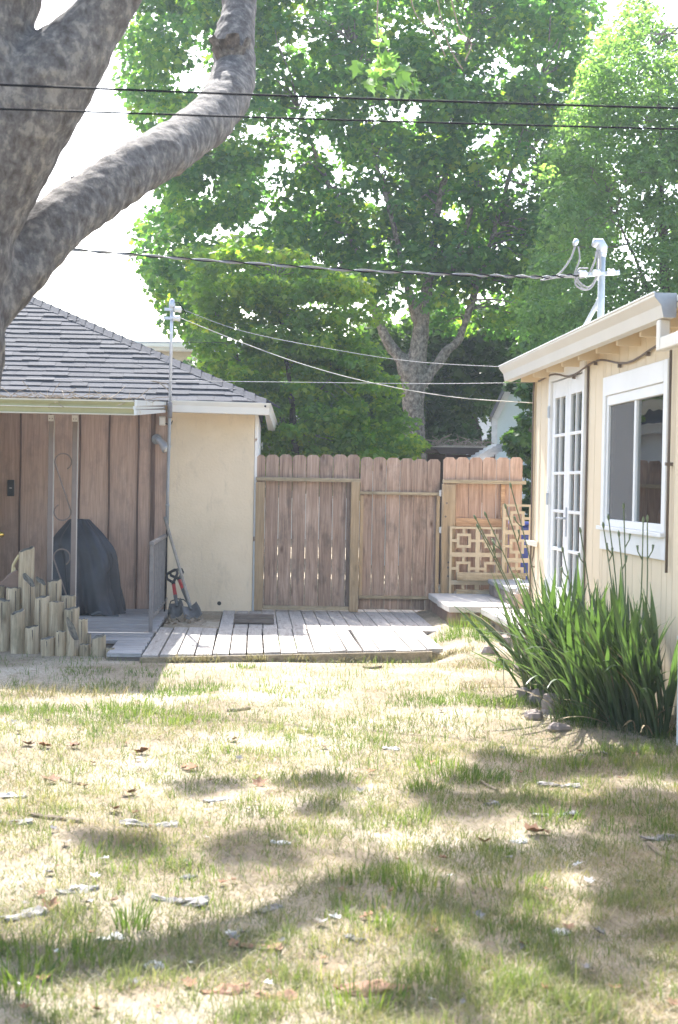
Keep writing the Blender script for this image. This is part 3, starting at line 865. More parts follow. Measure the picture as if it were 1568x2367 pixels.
def screen(label, cx, cz, ncol, nrow, Y, rails):
    t = thing('garden_screen', (cx+ncol*TS/2, Y, cz-nrow*TS), label, 'screen')
    for i in range(ncol):
        for j in range(nrow):
            ob = bpy.data.objects.new('screen_tile', tme); COL.objects.link(ob)
            place(ob, Vector((cx+(i+0.5)*TS, Y, cz-(j+0.5)*TS)), t)
    for (a, b2, c, d2) in rails:
        box('frame_strip', a, b2, Y-0.016, Y+0.016, c, d2, M['screen'], t, 0.002)
    return t
ya = 16.09
lx = fx(1040, 1260, ya); lz = fz(1110, 1218, ya)
s1 = screen('tan screen of interlocking squares, lower tiles beside the wide fence post', lx, lz, 2, 3, ya, [(lx+2*TS+0.001, lx+2*TS+0.02, lz-3*TS, lz)])
rx = fx(1163, 1260, ya-0.06); rz = fz(1200, 1166, ya-0.06)
s2 = screen('tan screen of interlocking squares, taller single column beside the house corner', rx, rz, 1, 3, ya-0.06, [(rx-0.012, rx-0.001, rz-3*TS, rz), (rx+TS+0.001, rx+TS+0.022, rz-3*TS, rz)])
# lumber left on the walkway
lm = thing('lumber_stack', (fx(587), 15.2, 0.1), 'two dark old boards lying on the walkway against the stucco wall', 'lumber')
pa, pb = G(540, 1441, 0.1), G(634, 1441, 0.1)
box('board', pa.x, pb.x, pa.y, pa.y+0.09, 0.1, 0.142, M['oldlumber'], lm, 0.003)
box('board', pa.x+0.005, pb.x-0.004, pa.y+0.05, pa.y+0.14, 0.143, 0.185, M['oldlumber'], lm, 0.003)

# ------------------------------------------------------------------ right house
HX = 2.53
hs = thing('cream_house', (4.2, 10, 0), 'cream board-sided house with white doors and window, right edge', 'house')
SB = 0.24
DY0, DY1 = 11.52, 12.93                        # french door opening incl. trim
WY0, WY1 = 9.16, 10.88                         # window opening incl. trim
DZ1 = 2.44; DZ0 = 0.36
WZ0, WZ1 = 1.02, 2.255
yy = 13.60
def sid(y0, y1, z0, z1):
    if y1-y0 < 0.01 or z1-z0 < 0.01: return
    box('siding_board', HX+random.uniform(-0.001,0.001), HX+0.02, y0+0.0045, y1-0.0045, z0, z1, M['siding'], hs, 0.003)
while yy > 7.0:
    y1 = yy; y0 = yy-SB
    segs = [(y0, y1)]
    def cut(a, b2, z0, z1):
        pass
    lo, hi = y0, y1
    # door
    parts = [(lo, hi, 0.1, 2.50)]
    for (oa, ob_, za, zb) in ((DY0, DY1, DZ0, DZ1), (WY0, WY1, WZ0, WZ1)):
        out = []
        for (a, b2, c, d2) in parts:
            if b2 <= oa or a >= ob_: out.append((a, b2, c, d2)); continue
            if a < oa: out.append((a, oa, c, d2))
            if b2 > ob_: out.append((ob_, b2, c, d2))
            a2, b3 = max(a, oa), min(b2, ob_)
            if c < za: out.append((a2, b3, c, za))
            if d2 > zb: out.append((a2, b3, zb, d2))
        parts = out
    for q in parts: sid(*q)
    yy -= SB
# dark sheathing behind the grooves, with the openings left free
for (a, b2, c, d2) in ((DY1,13.60,0.0,2.5),(WY1,DY0,0.0,2.5),(3.0,WY0,0.0,2.5),(DY0,DY1,DZ1,2.5),(DY0,DY1,0.0,DZ0),(WY0,WY1,0.0,WZ0),(WY0,WY1,WZ1,2.5)):
    box('sheathing', HX+0.021, HX+0.09, a, b2, c, d2, M['siding'], hs)
box('end_wall', HX+0.021, 7.0, 13.602, 13.64, 0.0, 2.5, M['siding'], hs)
box('corner_trim', HX-0.018, HX+0.02, 13.605, 13.645, 0.1, 2.48, M['siding'], hs, 0.003)
box('room_wall', 5.6, 5.65, 3.0, 13.6, 0.0, 2.5, M['room'], hs)
box('room_floor', HX+0.1, 5.6, 3.0, 13.6, 0.28, 0.32, M['room'], hs)
box('room_ceiling', HX+0.1, 5.6, 3.0, 13.6, 2.45, 2.49, M['room'], hs)
box('room_wall', HX+0.1, 5.6, 3.0, 3.05, 0.3, 2.5, M['room'], hs)
box('room_wall', HX+0.1, 5.6, 11.15, 11.2, 0.32, 2.45, M['room'], hs)
# roof, fascia, gutter
GXO = 2.255
rf = MB().hexa([(2.37,3.0,2.52),(7.2,3.0,3.62),(7.2,13.98,3.62),(2.37,13.98,2.52),(2.37,3.0,2.555),(7.2,3.0,3.66),(7.2,13.98,3.66),(2.37,13.98,2.555)]).build('roof', M['farwhite'], hs)
box('soffit', 2.372, HX+0.1, 3.0, 13.95, 2.485, 2.515, M['siding'], hs)
k = 3.3
while k < 13.9:
    box('rafter_tail', 2.375, HX+0.02, k, k+0.04, 2.40, 2.484, M['siding'], hs)
    k += 0.6
gp = [(2.245,2.565),(2.245,2.548),(2.285,2.50),(2.30,2.43),(2.368,2.43),(2.368,2.565)]
gtr = MB().prism(gp, 1, 8.50, 13.97).build('gutter', M['cream'], hs, bevel=0.002)
MB().prism([(q[0], q[1]) for q in [(2.243,2.567),(2.243,2.546),(2.283,2.498),(2.298,2.428),(2.37,2.428),(2.37,2.567)]], 1, 8.494, 8.499).build('end_cap', M['conduit'], gtr)  # shade on the end face put into its grey colour; gutter is cream
box('gutter_lip', 2.236, 2.248, 8.5, 13.97, 2.5655, 2.573, M['trim'], hs)
# downspout elbow hanging under the gutter end
ds = MB()
ds.box(2.30, 2.362, 8.58, 8.66, 2.25, 2.427)
ds.box(2.302, 2.36, 7.9, 8.58, 2.25, 2.325)
ds.build('downspout', M['cream'], hs, bevel=0.006)
# cable under the eave
pts = []
for t in np.linspace(0, 1, 26):
    y_ = 13.4 - t*4.7
    pts.append((HX-0.02, y_, 2.40 - 0.10*max(0, (t-0.12)) + 0.035*math.sin(t*16)*min(1, t*4)))
cb = MB().tube(pts, 0.008, 6).build('eave_cable', M['browncable'], hs, True)
for q in pts[8::4]:
    box('cable_clip', q[0]-0.012, q[0]+0.012, q[1]-0.012, q[1]+0.012, q[2]-0.03, q[2]-0.004, M['browncable'], cb)
MB().tube([(HX-0.012,11.42,2.38),(HX-0.012,11.42,0.35)], 0.009, 6).build('drop_cable', M['browncable'], hs, True)
MB().tube([(HX-0.03,13.55,2.45),(HX-0.03,13.58,2.30),(HX-0.03,13.56,1.0),(HX-0.03,13.56,0.35)], 0.008, 6).build('corner_cable', M['browncable'], hs, True)

# french doors
fd = thing('french_doors', (HX, (DY0+DY1)/2, DZ0), 'pair of white french doors with small panes, on the cream house', 'door')
TW = 0.07
box('frame_jamb', HX-0.02, HX+0.088, DY0, DY0+TW, DZ0, DZ1, M['trim'], fd, 0.004)
box('frame_jamb', HX-0.02, HX+0.088, DY1-TW, DY1, DZ0, DZ1, M['trim'], fd, 0.004)
box('frame_head', HX-0.02, HX+0.088, DY0+TW+0.001, DY1-TW-0.001, DZ1-0.08, DZ1, M['trim'], fd, 0.004)
box('sill', HX-0.05, HX+0.088, DY0+TW+0.001, DY1-TW-0.001, DZ0-0.02, DZ0+0.02, M['trim'], fd, 0.004)
def leaf(y0, y1, handle):
    zz0, zz1 = DZ0+0.03, DZ1-0.09
    lf = box('door_leaf', HX+0.005, HX+0.045, y0+0.002, y0+0.105, zz0, zz1, M['trim'], fd, 0.003)
    box('stile', HX+0.005, HX+0.045, y1-0.105, y1-0.002, zz0, zz1, M['trim'], lf, 0.003)
    gb, gtz = zz0+0.24, zz1-0.14
    box('rail', HX+0.0055, HX+0.0445, y0+0.106, y1-0.106, zz0, gb, M['trim'], lf, 0.003)
    box('rail', HX+0.0055, HX+0.0445, y0+0.106, y1-0.106, gtz, zz1, M['trim'], lf, 0.003)
    gy0, gy1 = y0+0.106, y1-0.106
    for r in range(5):
        za = gb+(gtz-gb)*r/5; zb = gb+(gtz-gb)*(r+1)/5
        if r: box('muntin', HX+0.003, HX+0.042, gy0, gy1, za-0.012, za+0.012, M['trim'], lf, 0.003)
        for c in range(2):
            ya_ = gy0+(gy1-gy0)*c/2; yb_ = gy0+(gy1-gy0)*(c+1)/2
            box('pane', HX+0.022, HX+0.026, ya_, yb_-0.0005, za+0.012, zb-0.0121, M['glass'], lf)
    ym = (gy0+gy1)/2
    box('muntin', HX+0.004, HX+0.041, ym-0.012, ym+0.012, gb, gtz, M['trim'], lf)
    return lf
ymid = (DY0+DY1)/2
l1 = leaf(ymid+0.001, DY1-TW-0.002, False)
l2 = leaf(DY0+TW+0.002, ymid-0.001, True)
pz = UX(1301, 1186, HX).z
hp = box('handle_plate', HX-0.004, HX+0.0045, ymid-0.05, ymid-0.018, 1.06, 1.30, M['galv'], fd, 0.003)
MB().tube([(HX-0.004,ymid-0.034,1.21),(HX-0.05,ymid-0.034,1.21),(HX-0.055,ymid+0.0,1.212),(HX-0.055,ymid+0.09,1.205)], 0.009, 8).build('lever', M['galv'], hp, True)
for z_ in (0.62, 1.36, 2.1):
    hg = MB().tube([(HX-0.026,DY1-TW+0.004,z_-0.05),(HX-0.026,DY1-TW+0.004,z_+0.05)], 0.012, 8).build('hinge', M['galv'], fd)
# interior curtain rail seen as pale stripes is left to the room

# window
wd = thing('sliding_window', (HX, (WY0+WY1)/2, WZ0), 'white sliding window with insect screen on one sash, near end of the cream house', 'window')
T = 0.115
box('casing', HX-0.022, HX+0.02, WY0, WY0+T-0.03, WZ0+0.17, WZ1, M['trim'], wd, 0.003)
box('casing', HX-0.022, HX+0.02, WY1-T+0.03, WY1, WZ0+0.17, WZ1, M['trim'], wd, 0.003)
box('casing', HX-0.0225, HX+0.02, WY0+T-0.029, WY1-T+0.029, WZ1-0.135, WZ1-0.001, M['trim'], wd, 0.003)
box('apron', HX-0.02, HX+0.02, WY0-0.01, WY1+0.01, WZ0, WZ0+0.14, M['trim'], wd, 0.003)
box('sill', HX-0.05, HX+0.02, WY0-0.015, WY1+0.015, WZ0+0.141, WZ0+0.168, M['trim'], wd, 0.003)
iy0, iy1, iz0, iz1 = WY0+T-0.028, WY1-T+0.028, WZ0+0.169, WZ1-0.137
fw2 = 0.045
box('frame', HX-0.008, HX+0.06, iy0, iy0+fw2, iz0, iz1, M['trim'], wd, 0.003)
box('frame', HX-0.008, HX+0.06, iy1-fw2, iy1, iz0, iz1, M['trim'], wd, 0.003)
box('frame', HX-0.009, HX+0.06, iy0+fw2, iy1-fw2, iz1-0.07, iz1, M['trim'], wd, 0.003)
box('frame', HX-0.009, HX+0.06, iy0+fw2, iy1-fw2, iz0, iz0+0.05, M['trim'], wd, 0.003)
my = (iy0+iy1)/2+0.02
sa = box('sash', HX+0.0, HX+0.035, my-0.05, my, iz0+0.051, iz1-0.071, M['trim'], wd, 0.003)
box('pane', HX+0.018, HX+0.022, iy0+fw2+0.001, my-0.0505, iz0+0.051, iz1-0.0715, M['glass'], sa)
sb = box('sash', HX+0.012, HX+0.045, my+0.0005, my+0.035, iz0+0.051, iz1-0.071, M['trim'], wd, 0.003)
box('pane', HX+0.030, HX+0.034, my+0.036, iy1-fw2-0.001, iz0+0.051, iz1-0.0715, M['glass'], sb)
box('insect_screen', HX+0.010, HX+0.011, my+0.036, iy1-fw2-0.001, iz0+0.051, iz1-0.0715, M['mesh'], sb)
# downspout at the near end, dark tube drawn as the shadow edge by the window
nd_ = thing('shadow_edge', (HX-0.04, 9.06, 0.3), 'dark narrow tube drawn as the shadow edge on the wall beside the window', 'pipe')
MB().tube([(HX-0.022,9.09,2.3),(HX-0.022,9.09,0.95)], 0.009, 8).build('pipe', M['browncable'], nd_, True)  # tube and strap are added; only a shadow edge runs here
box('strap', HX-0.04, HX, 9.07, 9.11, 1.6, 1.62, M['browncable'], nd_)
pt = UX(1565, 1500, HX-0.06)
pt.y -= 0.16
wp = thing('white_downspout', (HX-0.05, pt.y, 0), 'white downspout at the right frame edge behind the iris leaves', 'downspout')
box('pipe', HX-0.10, HX-0.03, pt.y-0.07, pt.y+0.0, -0.02, 1.0, M['trim'], wp, 0.008)
box('strap', HX-0.104, HX-0.001, pt.y-0.074, pt.y+0.004, 0.6, 0.62, M['galv'], wp)
# bird-feeder-like white shelf at the corner
pt = UX(1237, 1262, HX-0.12)
shf = thing('wall_shelf', (HX-0.1, 13.2, 1.0), 'small bright white shelf on a bracket at the house corner', 'shelf')
c = U(1237, 1258, 13.45)
MB().hexa([(c.x-0.10,13.30,c.z+0.005),(HX-0.02,13.30,c.z-0.02),(HX-0.02,13.52,c.z-0.02),(c.x-0.06,13.52,c.z-0.005),
           (c.x-0.13,13.30,c.z+0.04),(HX-0.02,13.30,c.z+0.03),(HX-0.02,13.52,c.z+0.03),(c.x-0.08,13.52,c.z+0.035)]).build('shelf_board', M['trim'], shf, bevel=0.008)
MB().tube([(HX-0.03,13.4,c.z-0.02),(HX-0.035,13.4,c.z-0.10),(HX-0.06,13.4,c.z-0.19),(HX-0.02,13.4,c.z-0.2)], 0.007, 6).build('bracket', M['twig'], shf, True)

# service mast on the house roof
MX, MY = 2.56, 11.0
t0 = UX(1392, 585, MX)
MY = t0.y
hm = thing('service_mast', (MX, MY, 2.5), 'pale service mast with hooded head and angled brace on the cream house roof', 'mast')
ztop = U(1392, 585, MY).z
MB().tube([(MX,MY,2.4),(MX,MY,ztop)], 0.026, 12).build('pipe', M['mast'], hm, True)
MB().lathe((MX,MY,ztop-0.03), [(0.03,0),(0.034,0.02),(0.034,0.035),(0.03,0.04)], 12).build('collar', M['galv'], hm, True)
hd_ = MB()
hpts = [(MX,MY,ztop), (MX-0.002,MY,ztop+0.04), (MX-0.02,MY,ztop+0.075), (MX-0.05,MY-0.005,ztop+0.075), (MX-0.065,MY-0.01,ztop+0.05)]
hd_.tube(hpts, [0.036, 0.042, 0.04, 0.034, 0.022], 12)
hd_.build('weatherhead', M['galv'], hm, True)
pb_ = U(1322, 772, MY+0.7)
MB().tube([(MX-0.01,MY,ztop-0.34),(pb_.x+0.02,MY+0.75,2.56)], 0.017, 10).build('brace', M['mast'], hm, True)
zi = U(1380, 636, MY).z
MB().beam((MX-0.17,MY-0.02,zi-0.008),(MX+0.13,MY-0.02,zi+0.02), 0.03, 0.03).build('cross_bracket', M['galv'], hm)
for q in (-0.15, -0.05, 0.06):
    MB().lathe((MX+q-0.03,MY-0.045,zi+0.012+q*0.08), [(0.012,0),(0.026,0.008),(0.022,0.03),(0.027,0.05),(0.013,0.062)], 12, (1,0,0.05)).build('insulator', M['porcelain'], hm, True)
def loop(pts, r, name='drip_loop', mat='wiregrey'):
    cp = [Vector(p) for p in pts]; out = []
    for i in range(len(cp)-1):                 # catmull-rom
        p0 = cp[max(0,i-1)]; p1 = cp[i]; p2 = cp[i+1]; p3 = cp[min(len(cp)-1,i+2)]
        for t in np.linspace(0, 1, 7)[:-1]:
            out.append(0.5*((2*p1)+(p2-p0)*t+(2*p0-5*p1+4*p2-p3)*t*t+(3*p1-p0-3*p2+p3)*t**3))
    out.append(cp[-1])
    return MB().tube(out, r, 6).build(name, M[mat], hm, True)
def hu(x, y, dy=0.0): return U(x, y, MY-0.03+dy)
loop([hu(1385,578),hu(1388,615),hu(1376,650),hu(1362,668),hu(1345,668),hu(1330,655),hu(1338,630),hu(1352,628)], 0.008)
loop([hu(1380,580),hu(1372,612),hu(1352,640),hu(1300,640),hu(1250,648)], 0.007)
loop([hu(1383,580),hu(1378,640),hu(1360,664),hu(1335,645),hu(1338,622),hu(1360,620)], 0.006)
loop([hu(1330,568,0.05),hu(1318,600,0.05),hu(1290,635,0.05),hu(1250,648,0.05)], 0.007)
p = hu(1330, 562, 0.05)
MB().lathe(p, [(0.012,-0.02),(0.022,0.0),(0.02,0.025),(0.006,0.035)], 10, (0.5,0,1)).build('small_cap', M['galv'], hm, True)
loop([hu(1337,570,0.05),hu(1340,600,0.05),hu(1328,640,0.05),hu(1350,668,0.02)], 0.006)

# ------------------------------------------------------------------ wires
def wire(name, pts, r, mat, label, n=6):
    cp = [Vector(p) for p in pts]; out = []
    for i in range(len(cp)-1):
        p0 = cp[max(0,i-1)]; p1 = cp[i]; p2 = cp[i+1]; p3 = cp[min(len(cp)-1,i+2)]
        for t in np.linspace(0, 1, 11)[:-1]:
            out.append(0.5*((2*p1)+(p2-p0)*t+(2*p0-5*p1+4*p2-p3)*t*t+(3*p1-p0-3*p2+p3)*t**3))
    out.append(cp[-1])
    o = MB().tube(out, r, n).build(name, M[mat], None, True)
    return tag(o, label, 'wire')
wire('overhead_wire', [U(-500,176,5.8),U(0,196,5.95),U(784,226,6.1),U(1568,250,6.15),U(2200,262,6.2)], 0.0046, 'wire', 'upper of two black overhead wires crossing in front of the big trunk')
wire('overhead_wire', [U(-500,238,5.9),U(0,252,6.05),U(784,277,6.3),U(1568,298,6.45),U(2200,308,6.5)], 0.0040, 'wire', 'lower of two black overhead wires crossing in front of the big trunk')
# twisted service drop: carrier and two conductors
sdp = [U(-200,540,13.6), U(165,577,13.0), U(470,601,12.4), U(800,624,11.9), U(1100,636,11.4), U(1260,641,11.1), Vector((MX-0.14,MY-0.03,zi))]
sd = thing('service_drop', sdp[1], 'twisted grey service cable running from behind the limb to the house mast', 'cable')
base = []
for i in range(len(sdp)-1):
    for t in np.linspace(0, 1, 31)[:-1]: base.append(sdp[i].lerp(sdp[i+1], t))
base.append(sdp[-1])
for k in range(2):
    pp = []
    for i, q in enumerate(base):
        a = i*0.55+k*math.pi
        pp.append(q+Vector((0, math.cos(a)*0.009, math.sin(a)*0.009)))
    MB().tube(pp, 0.0055, 5).build('conductor', M['wire' if k else 'wiregrey'], sd, True)
MB().tube(base, 0.004, 5).build('carrier', M['wiregrey'], sd, True)
hc = Vector((HX-0.02, 13.63, 2.2))
wire('garage_wire', [INS[1], U(560,792,15.3), U(700,842,14.9), U(860,885,14.5), U(1050,918,14.1), U(1242,932,13.66)], 0.0040, 'wiretan', 'pale tan wire sagging from the garage mast to the house corner')
wire('garage_wire', [INS[0], U(560,765,15.4), U(760,806,15.0), U(960,836,14.6), U(1180,849,14.05)], 0.0028, 'wiregrey', 'thin grey wire from the top garage insulator to the house gutter')
wire('clothes_line', [U(-120,872,14.6), U(300,879,14.6), U(720,884,14.5), U(1000,887,14.3), U(1235,884,13.66)], 0.0030, 'wiregrey', 'straight grey line crossing the garage roof and the pale trunk')
wire('garage_wire', [U(300,793,16.9), U(380,792,16.9), U(520,792,18.0)], 0.003, 'wire', 'short dark wire behind the mast above the garage roof')

# ------------------------------------------------------------------ log edging
def lz(k): return 0.1769*k
def ly(k): return (1300+0.1913*k)/1.0816
LOGS = [  # x0, x1, top, row, slant, label
 (215,425,385,5,0.02,'tallest upright log, standing at the back of the log edging'),
 (270,450,790,4,-0.05,'tall log with a dark sloping cut top, in front of the tallest log'),
 (430,575,800,5,-0.03,'dark leaning stub behind the sloping cut log'),
 (610,795,795,5,0.01,'log standing right behind the left porch post foot'),
 (775,970,992,5,0.0,'squat log at the foot of the right porch post'),
 (-120,30,868,5,0.0,'log cut off by the left frame edge, upper row'),
 (65,260,893,4,0.0,'split-topped log left of the sloping cut log'),
 (-70,120,1050,3,-0.01,'thick log at the left frame edge, lower row'),
 (435,630,1010,3,0.01,'tall log in the middle row, second right of the sloping cut log'),
 (610,825,1075,3,0.0,'greenish flat-topped log in the middle row'),
 (805,1015,1162,3,0.01,'brown cracked log at the right of the middle row'),
 (130,320,1205,2,0.02,'dark-rimmed log below the split-topped log'),
 (310,500,1402,2,0.01,'short dark log between the two middle rows'),
 (1015,1145,1300,2,0.0,'slim log right of the brown cracked log'),
 (150,340,1605,1.5,0.0,'shortest stub at the left front of the log edging'),
 (530,720,1552,1,0.01,'front row log, first from the left beside straw'),
 (715,860,1462,1,0.0,'front row log, second from the left'),
 (855,1035,1450,1,-0.09,'front row log with a steep angled top'),
 (1130,1185,1490,2,0.0,'thin stake behind the front row'),
 (1040,1180,1632,1,0.0,'short front row log right of the angled one'),
 (1190,1380,1530,1,0.015,'wide front row log near the porch floor'),
 (1380,1500,1680,1,0.0,'last short log of the edging, at its right end'),
]
ROWY = {1:12.22, 1.5:12.40, 2:12.38, 3:12.54, 4:12.70, 5:12.87}
for (x0, x1, tp, row, slant, lab) in LOGS:
    Y = ROWY[row]
    a = U(lz(x0), 1450, Y).x; b2 = U(lz(x1), 1450, Y).x
    ztop = U(lz((x0+x1)/2), ly(tp), Y).z
    r = (b2-a)/2; cx_ = (a+b2)/2
    n = 30
    mb = MB(); vs = []
    lean = random.uniform(-0.02, 0.03)
    prof = [(0.0, -0.15), (0.0, 0.0), (0.0, ztop*0.5), (0.0, ztop-0.03)]
    ph = random.uniform(0, 6)
    def rr(a_, z): return r*(1+0.035*math.sin(3*a_+ph)+0.02*math.sin(7*a_+ph*2))*(0.985 if z > ztop*0.4 else 1.0)
    rings = [-0.15, ztop*0.35, ztop*0.7, ztop-0.012, ztop]
    for i, z in enumerate(rings):
        for k in range(n):
            a_ = 2*math.pi*k/n
            q = rr(a_, z)*(0.93 if i == 4 else 1.0)
            dx = lean*(z/ max(ztop, .1))*0.3
            zz = z
            if i >= 3: zz = z + slant*(math.cos(a_)) + 0.5*abs(slant)*math.sin(a_) + 0.004*math.sin(5*a_+ph)
            vs.append((cx_+dx+q*math.cos(a_), Y+r+q*math.sin(a_), zz))
    fs = []
    for i in range(4):
        for k in range(n):
            k2 = (k+1) % n
            fs.append((i*n+k, i*n+k2, (i+1)*n+k2, (i+1)*n+k))
    mb.add(vs, fs)
    lt = thing('upright_log', (cx_, Y+r, 0), lab, 'log', 'logs of the stepped edging')
    mb.build('shaft', M['log'], lt, True)
    top = MB(); tv = vs[4*n:5*n]
    cxy = (sum(v_[0] for v_ in tv)/n, sum(v_[1] for v_ in tv)/n, sum(v_[2] for v_ in tv)/n-0.004)
    top.add(tv+[cxy], [(k, (k+1)%n, n) for k in range(n)])
    top.build('cut_end', M['logend'], lt)
    if random.random() < 0.65:                 # drying check down the face
        a_ = -math.pi/2+random.uniform(-0.5, 0.5)
        q = r*1.004
        w = 0.05
        z1 = ztop-0.02; z0 = ztop*random.uniform(0.15, 0.6)
        MB().add([(cx_+q*math.cos(a_-w), Y+r+q*math.sin(a_-w)-0.002, z1), (cx_+q*math.cos(a_+w), Y+r+q*math.sin(a_+w)-0.002, z1),
                  (cx_+q*math.cos(a_+0.09), Y+r+q*math.sin(a_+0.09)-0.003, (z0+z1)/2), (cx_+q*math.cos(a_+0.02), Y+r+q*math.sin(a_+0.02)-0.003, z0),
                  (cx_+q*math.cos(a_), Y+r+q*math.sin(a_)-0.003, (z0+z1)/2)], [(0,4,2,1),(4,3,2)]).build('crack', M['black'], lt)
# rounded slab tucked behind the logs
c = U(12, 1345, 12.95)
mb = MB(); vs = []
prof2 = [(-0.16,0),(0.13,0),(0.15,0.16),(0.10,0.25),(0.02,0.20),(-0.08,0.09),(-0.15,0.06)]
mb.prism([(c.x+p_[0], c.z-0.14+p_[1]) for p_ in prof2], 1, 12.96, 13.02)
mb.prism([(c.x-0.1, 0.0), (c.x+0.1, 0.0), (c.x+0.1, c.z-0.14), (c.x-0.1, c.z-0.14)], 1, 12.97, 13.01)
tag(mb.build('stone_slab', M['stepside'], None, bevel=0.01), 'brown rounded stone slab upright behind the logs at the left edge', 'stone')
# ivory bent handrail
hr = thing('ivory_handrail', U(35, 1480, 13.05), 'ivory painted bent metal handrail with zigzag braces behind the logs', 'handrail')
hp_ = [(2,1480),(24,1375),(31,1310),(43,1287),(53,1284)]
hp2 = [(31,1480),(36,1420),(41,1345),(36,1312)]
def hrp(q): return U(q[0], q[1], 13.05)
MB().tube([hrp((22,1420)), hrp((25,1370)), hrp((31,1306)), hrp((43,1285)), hrp((53,1282))], 0.013, 8).build('top_rail', M['ivory'], hr, False)
MB().tube([hrp((31,1500)), hrp((33,1440)), hrp((39,1370)), hrp((40,1345)), hrp((33,1312))], 0.011, 8).build('lower_rail', M['ivory'], hr, False)
for a_, b_ in (((26,1362),(39,1345)),((39,1345),(33,1310)),((30,1375),(40,1362)),((31,1400),(39,1372)),((32,1425),(38,1405)),((44,1288),(48,1310)),((53,1284),(48,1310)),((53,1282),(53,1310)),((31,1440),(35,1436))):
    MB().tube([hrp(a_), hrp(b_)], 0.007, 6).build('brace', M['ivory'], hr)
# flat stones before the logs
for i, (xu, yu, w, d_, lab) in enumerate(((14,1538,0.15,0.13,'flat grey stone at the left frame edge before the logs'),(68,1537,0.19,0.13,'flat grey stone second from the left before the logs'),
                                   (124,1538,0.20,0.14,'large pale flat stone before the front row logs'),(318,1533,0.26,0.12,'flat grey stone before the porch floor corner'))):
    p = G(xu, yu, 0.02); vs = []; n = 14
    for (s_, z) in ((1.0,-0.05),(1.02,0.0),(0.9,0.018),(0.5,0.026)):
        for k in range(n):
            a_ = 2*math.pi*k/n
            q = s_*(1+0.1*math.sin(2*a_+i)+0.07*math.sin(3*a_+2*i))
            vs.append((p.x+q*w/2*math.cos(a_), p.y+q*d_/2*math.sin(a_)+0.1, z))
    fs = [(j*n+k, j*n+(k+1)%n, (j+1)*n+(k+1)%n, (j+1)*n+k) for j in range(3) for k in range(n)]+[tuple(3*n+k for k in range(n))]
    tag(MB().add(vs, fs).build('flat_stone', M['flatstone'], None, True), lab, 'stone', 'flat stones before the logs')

# ------------------------------------------------------------------ covered grill
gc = G(190, 1420, 0.1)
gX = U(190, 1330, 15.4).x; gYc = 15.5
bq = thing('covered_grill', (gX, gYc, 0.1), 'barbecue grill under a black fabric cover by the red boards', 'grill')
prof3 = [(0.0,0.375,0.30,0.05),(0.05,0.36,0.29,0.045),(0.2,0.335,0.28,0.04),(0.42,0.315,0.27,0.034),(0.58,0.31,0.255,0.024),(0.69,0.30,0.24,0.014),(0.74,0.27,0.22,0.008),(0.80,0.235,0.20,0.010),(0.87,0.165,0.15,0.008),(0.925,0.115,0.12,0.005),(0.95,0.10,0.11,0.003),(0.953,0.085,0.10,0.0),(0.955,0.0,0.0,0)]
n = 96; vs = []
for i, (z, rx_, ry_, am) in enumerate(prof3):
    for k in range(n):
        a_ = 2*math.pi*k/n
        ca, sa_ = math.cos(a_), math.sin(a_)
        p_ = 3.2
        q = (abs(ca)**p_+abs(sa_)**p_)**(-1/p_)
        fold = am*(1.3-2.2*abs(math.sin(4*a_+0.5+z*0.6))+0.8*math.sin(11*a_+1.1+z*5)+0.6*math.sin(23*a_+z*9)+0.7*math.sin(6*a_-z*14))*1.1
        sh = 0.045*(z/0.95)*-1 if z > 0.6 else 0
        vs.append((gX+sh+(q*rx_+fold)*ca, gYc+(q*ry_+fold)*sa_, 0.105+z+0.012*math.sin(4*a_)*(1 if i == 0 else 0)))
fs = [(i*n+k, i*n+(k+1)%n, (i+1)*n+(k+1)%n, (i+1)*n+k) for i in range(len(prof3)-1) for k in range(n)]
co = MB().add(vs, fs).build('cover', M['cover'], bq, True)
sm = co.modifiers.new('sub', 'SUBSURF'); sm.levels = 1; sm.render_levels = 1
hemp = []
for k in range(20):
    t = k/19
    hemp.append((gX+0.12+0.27*t, gYc-0.31-0.02*math.sin(t*9), 0.115+0.02*math.sin(t*6)))
MB().tube(hemp, 0.018, 6).build('gathered_hem', M['hem'], bq, True)
MB().tube([(gX+0.29,gYc-0.16,0.72),(gX+0.315,gYc-0.2,0.66),(gX+0.31,gYc-0.22,0.58),(gX+0.26,gYc-0.26,0.52)], 0.004, 6).build('tie_cord', M['black'], bq, True)

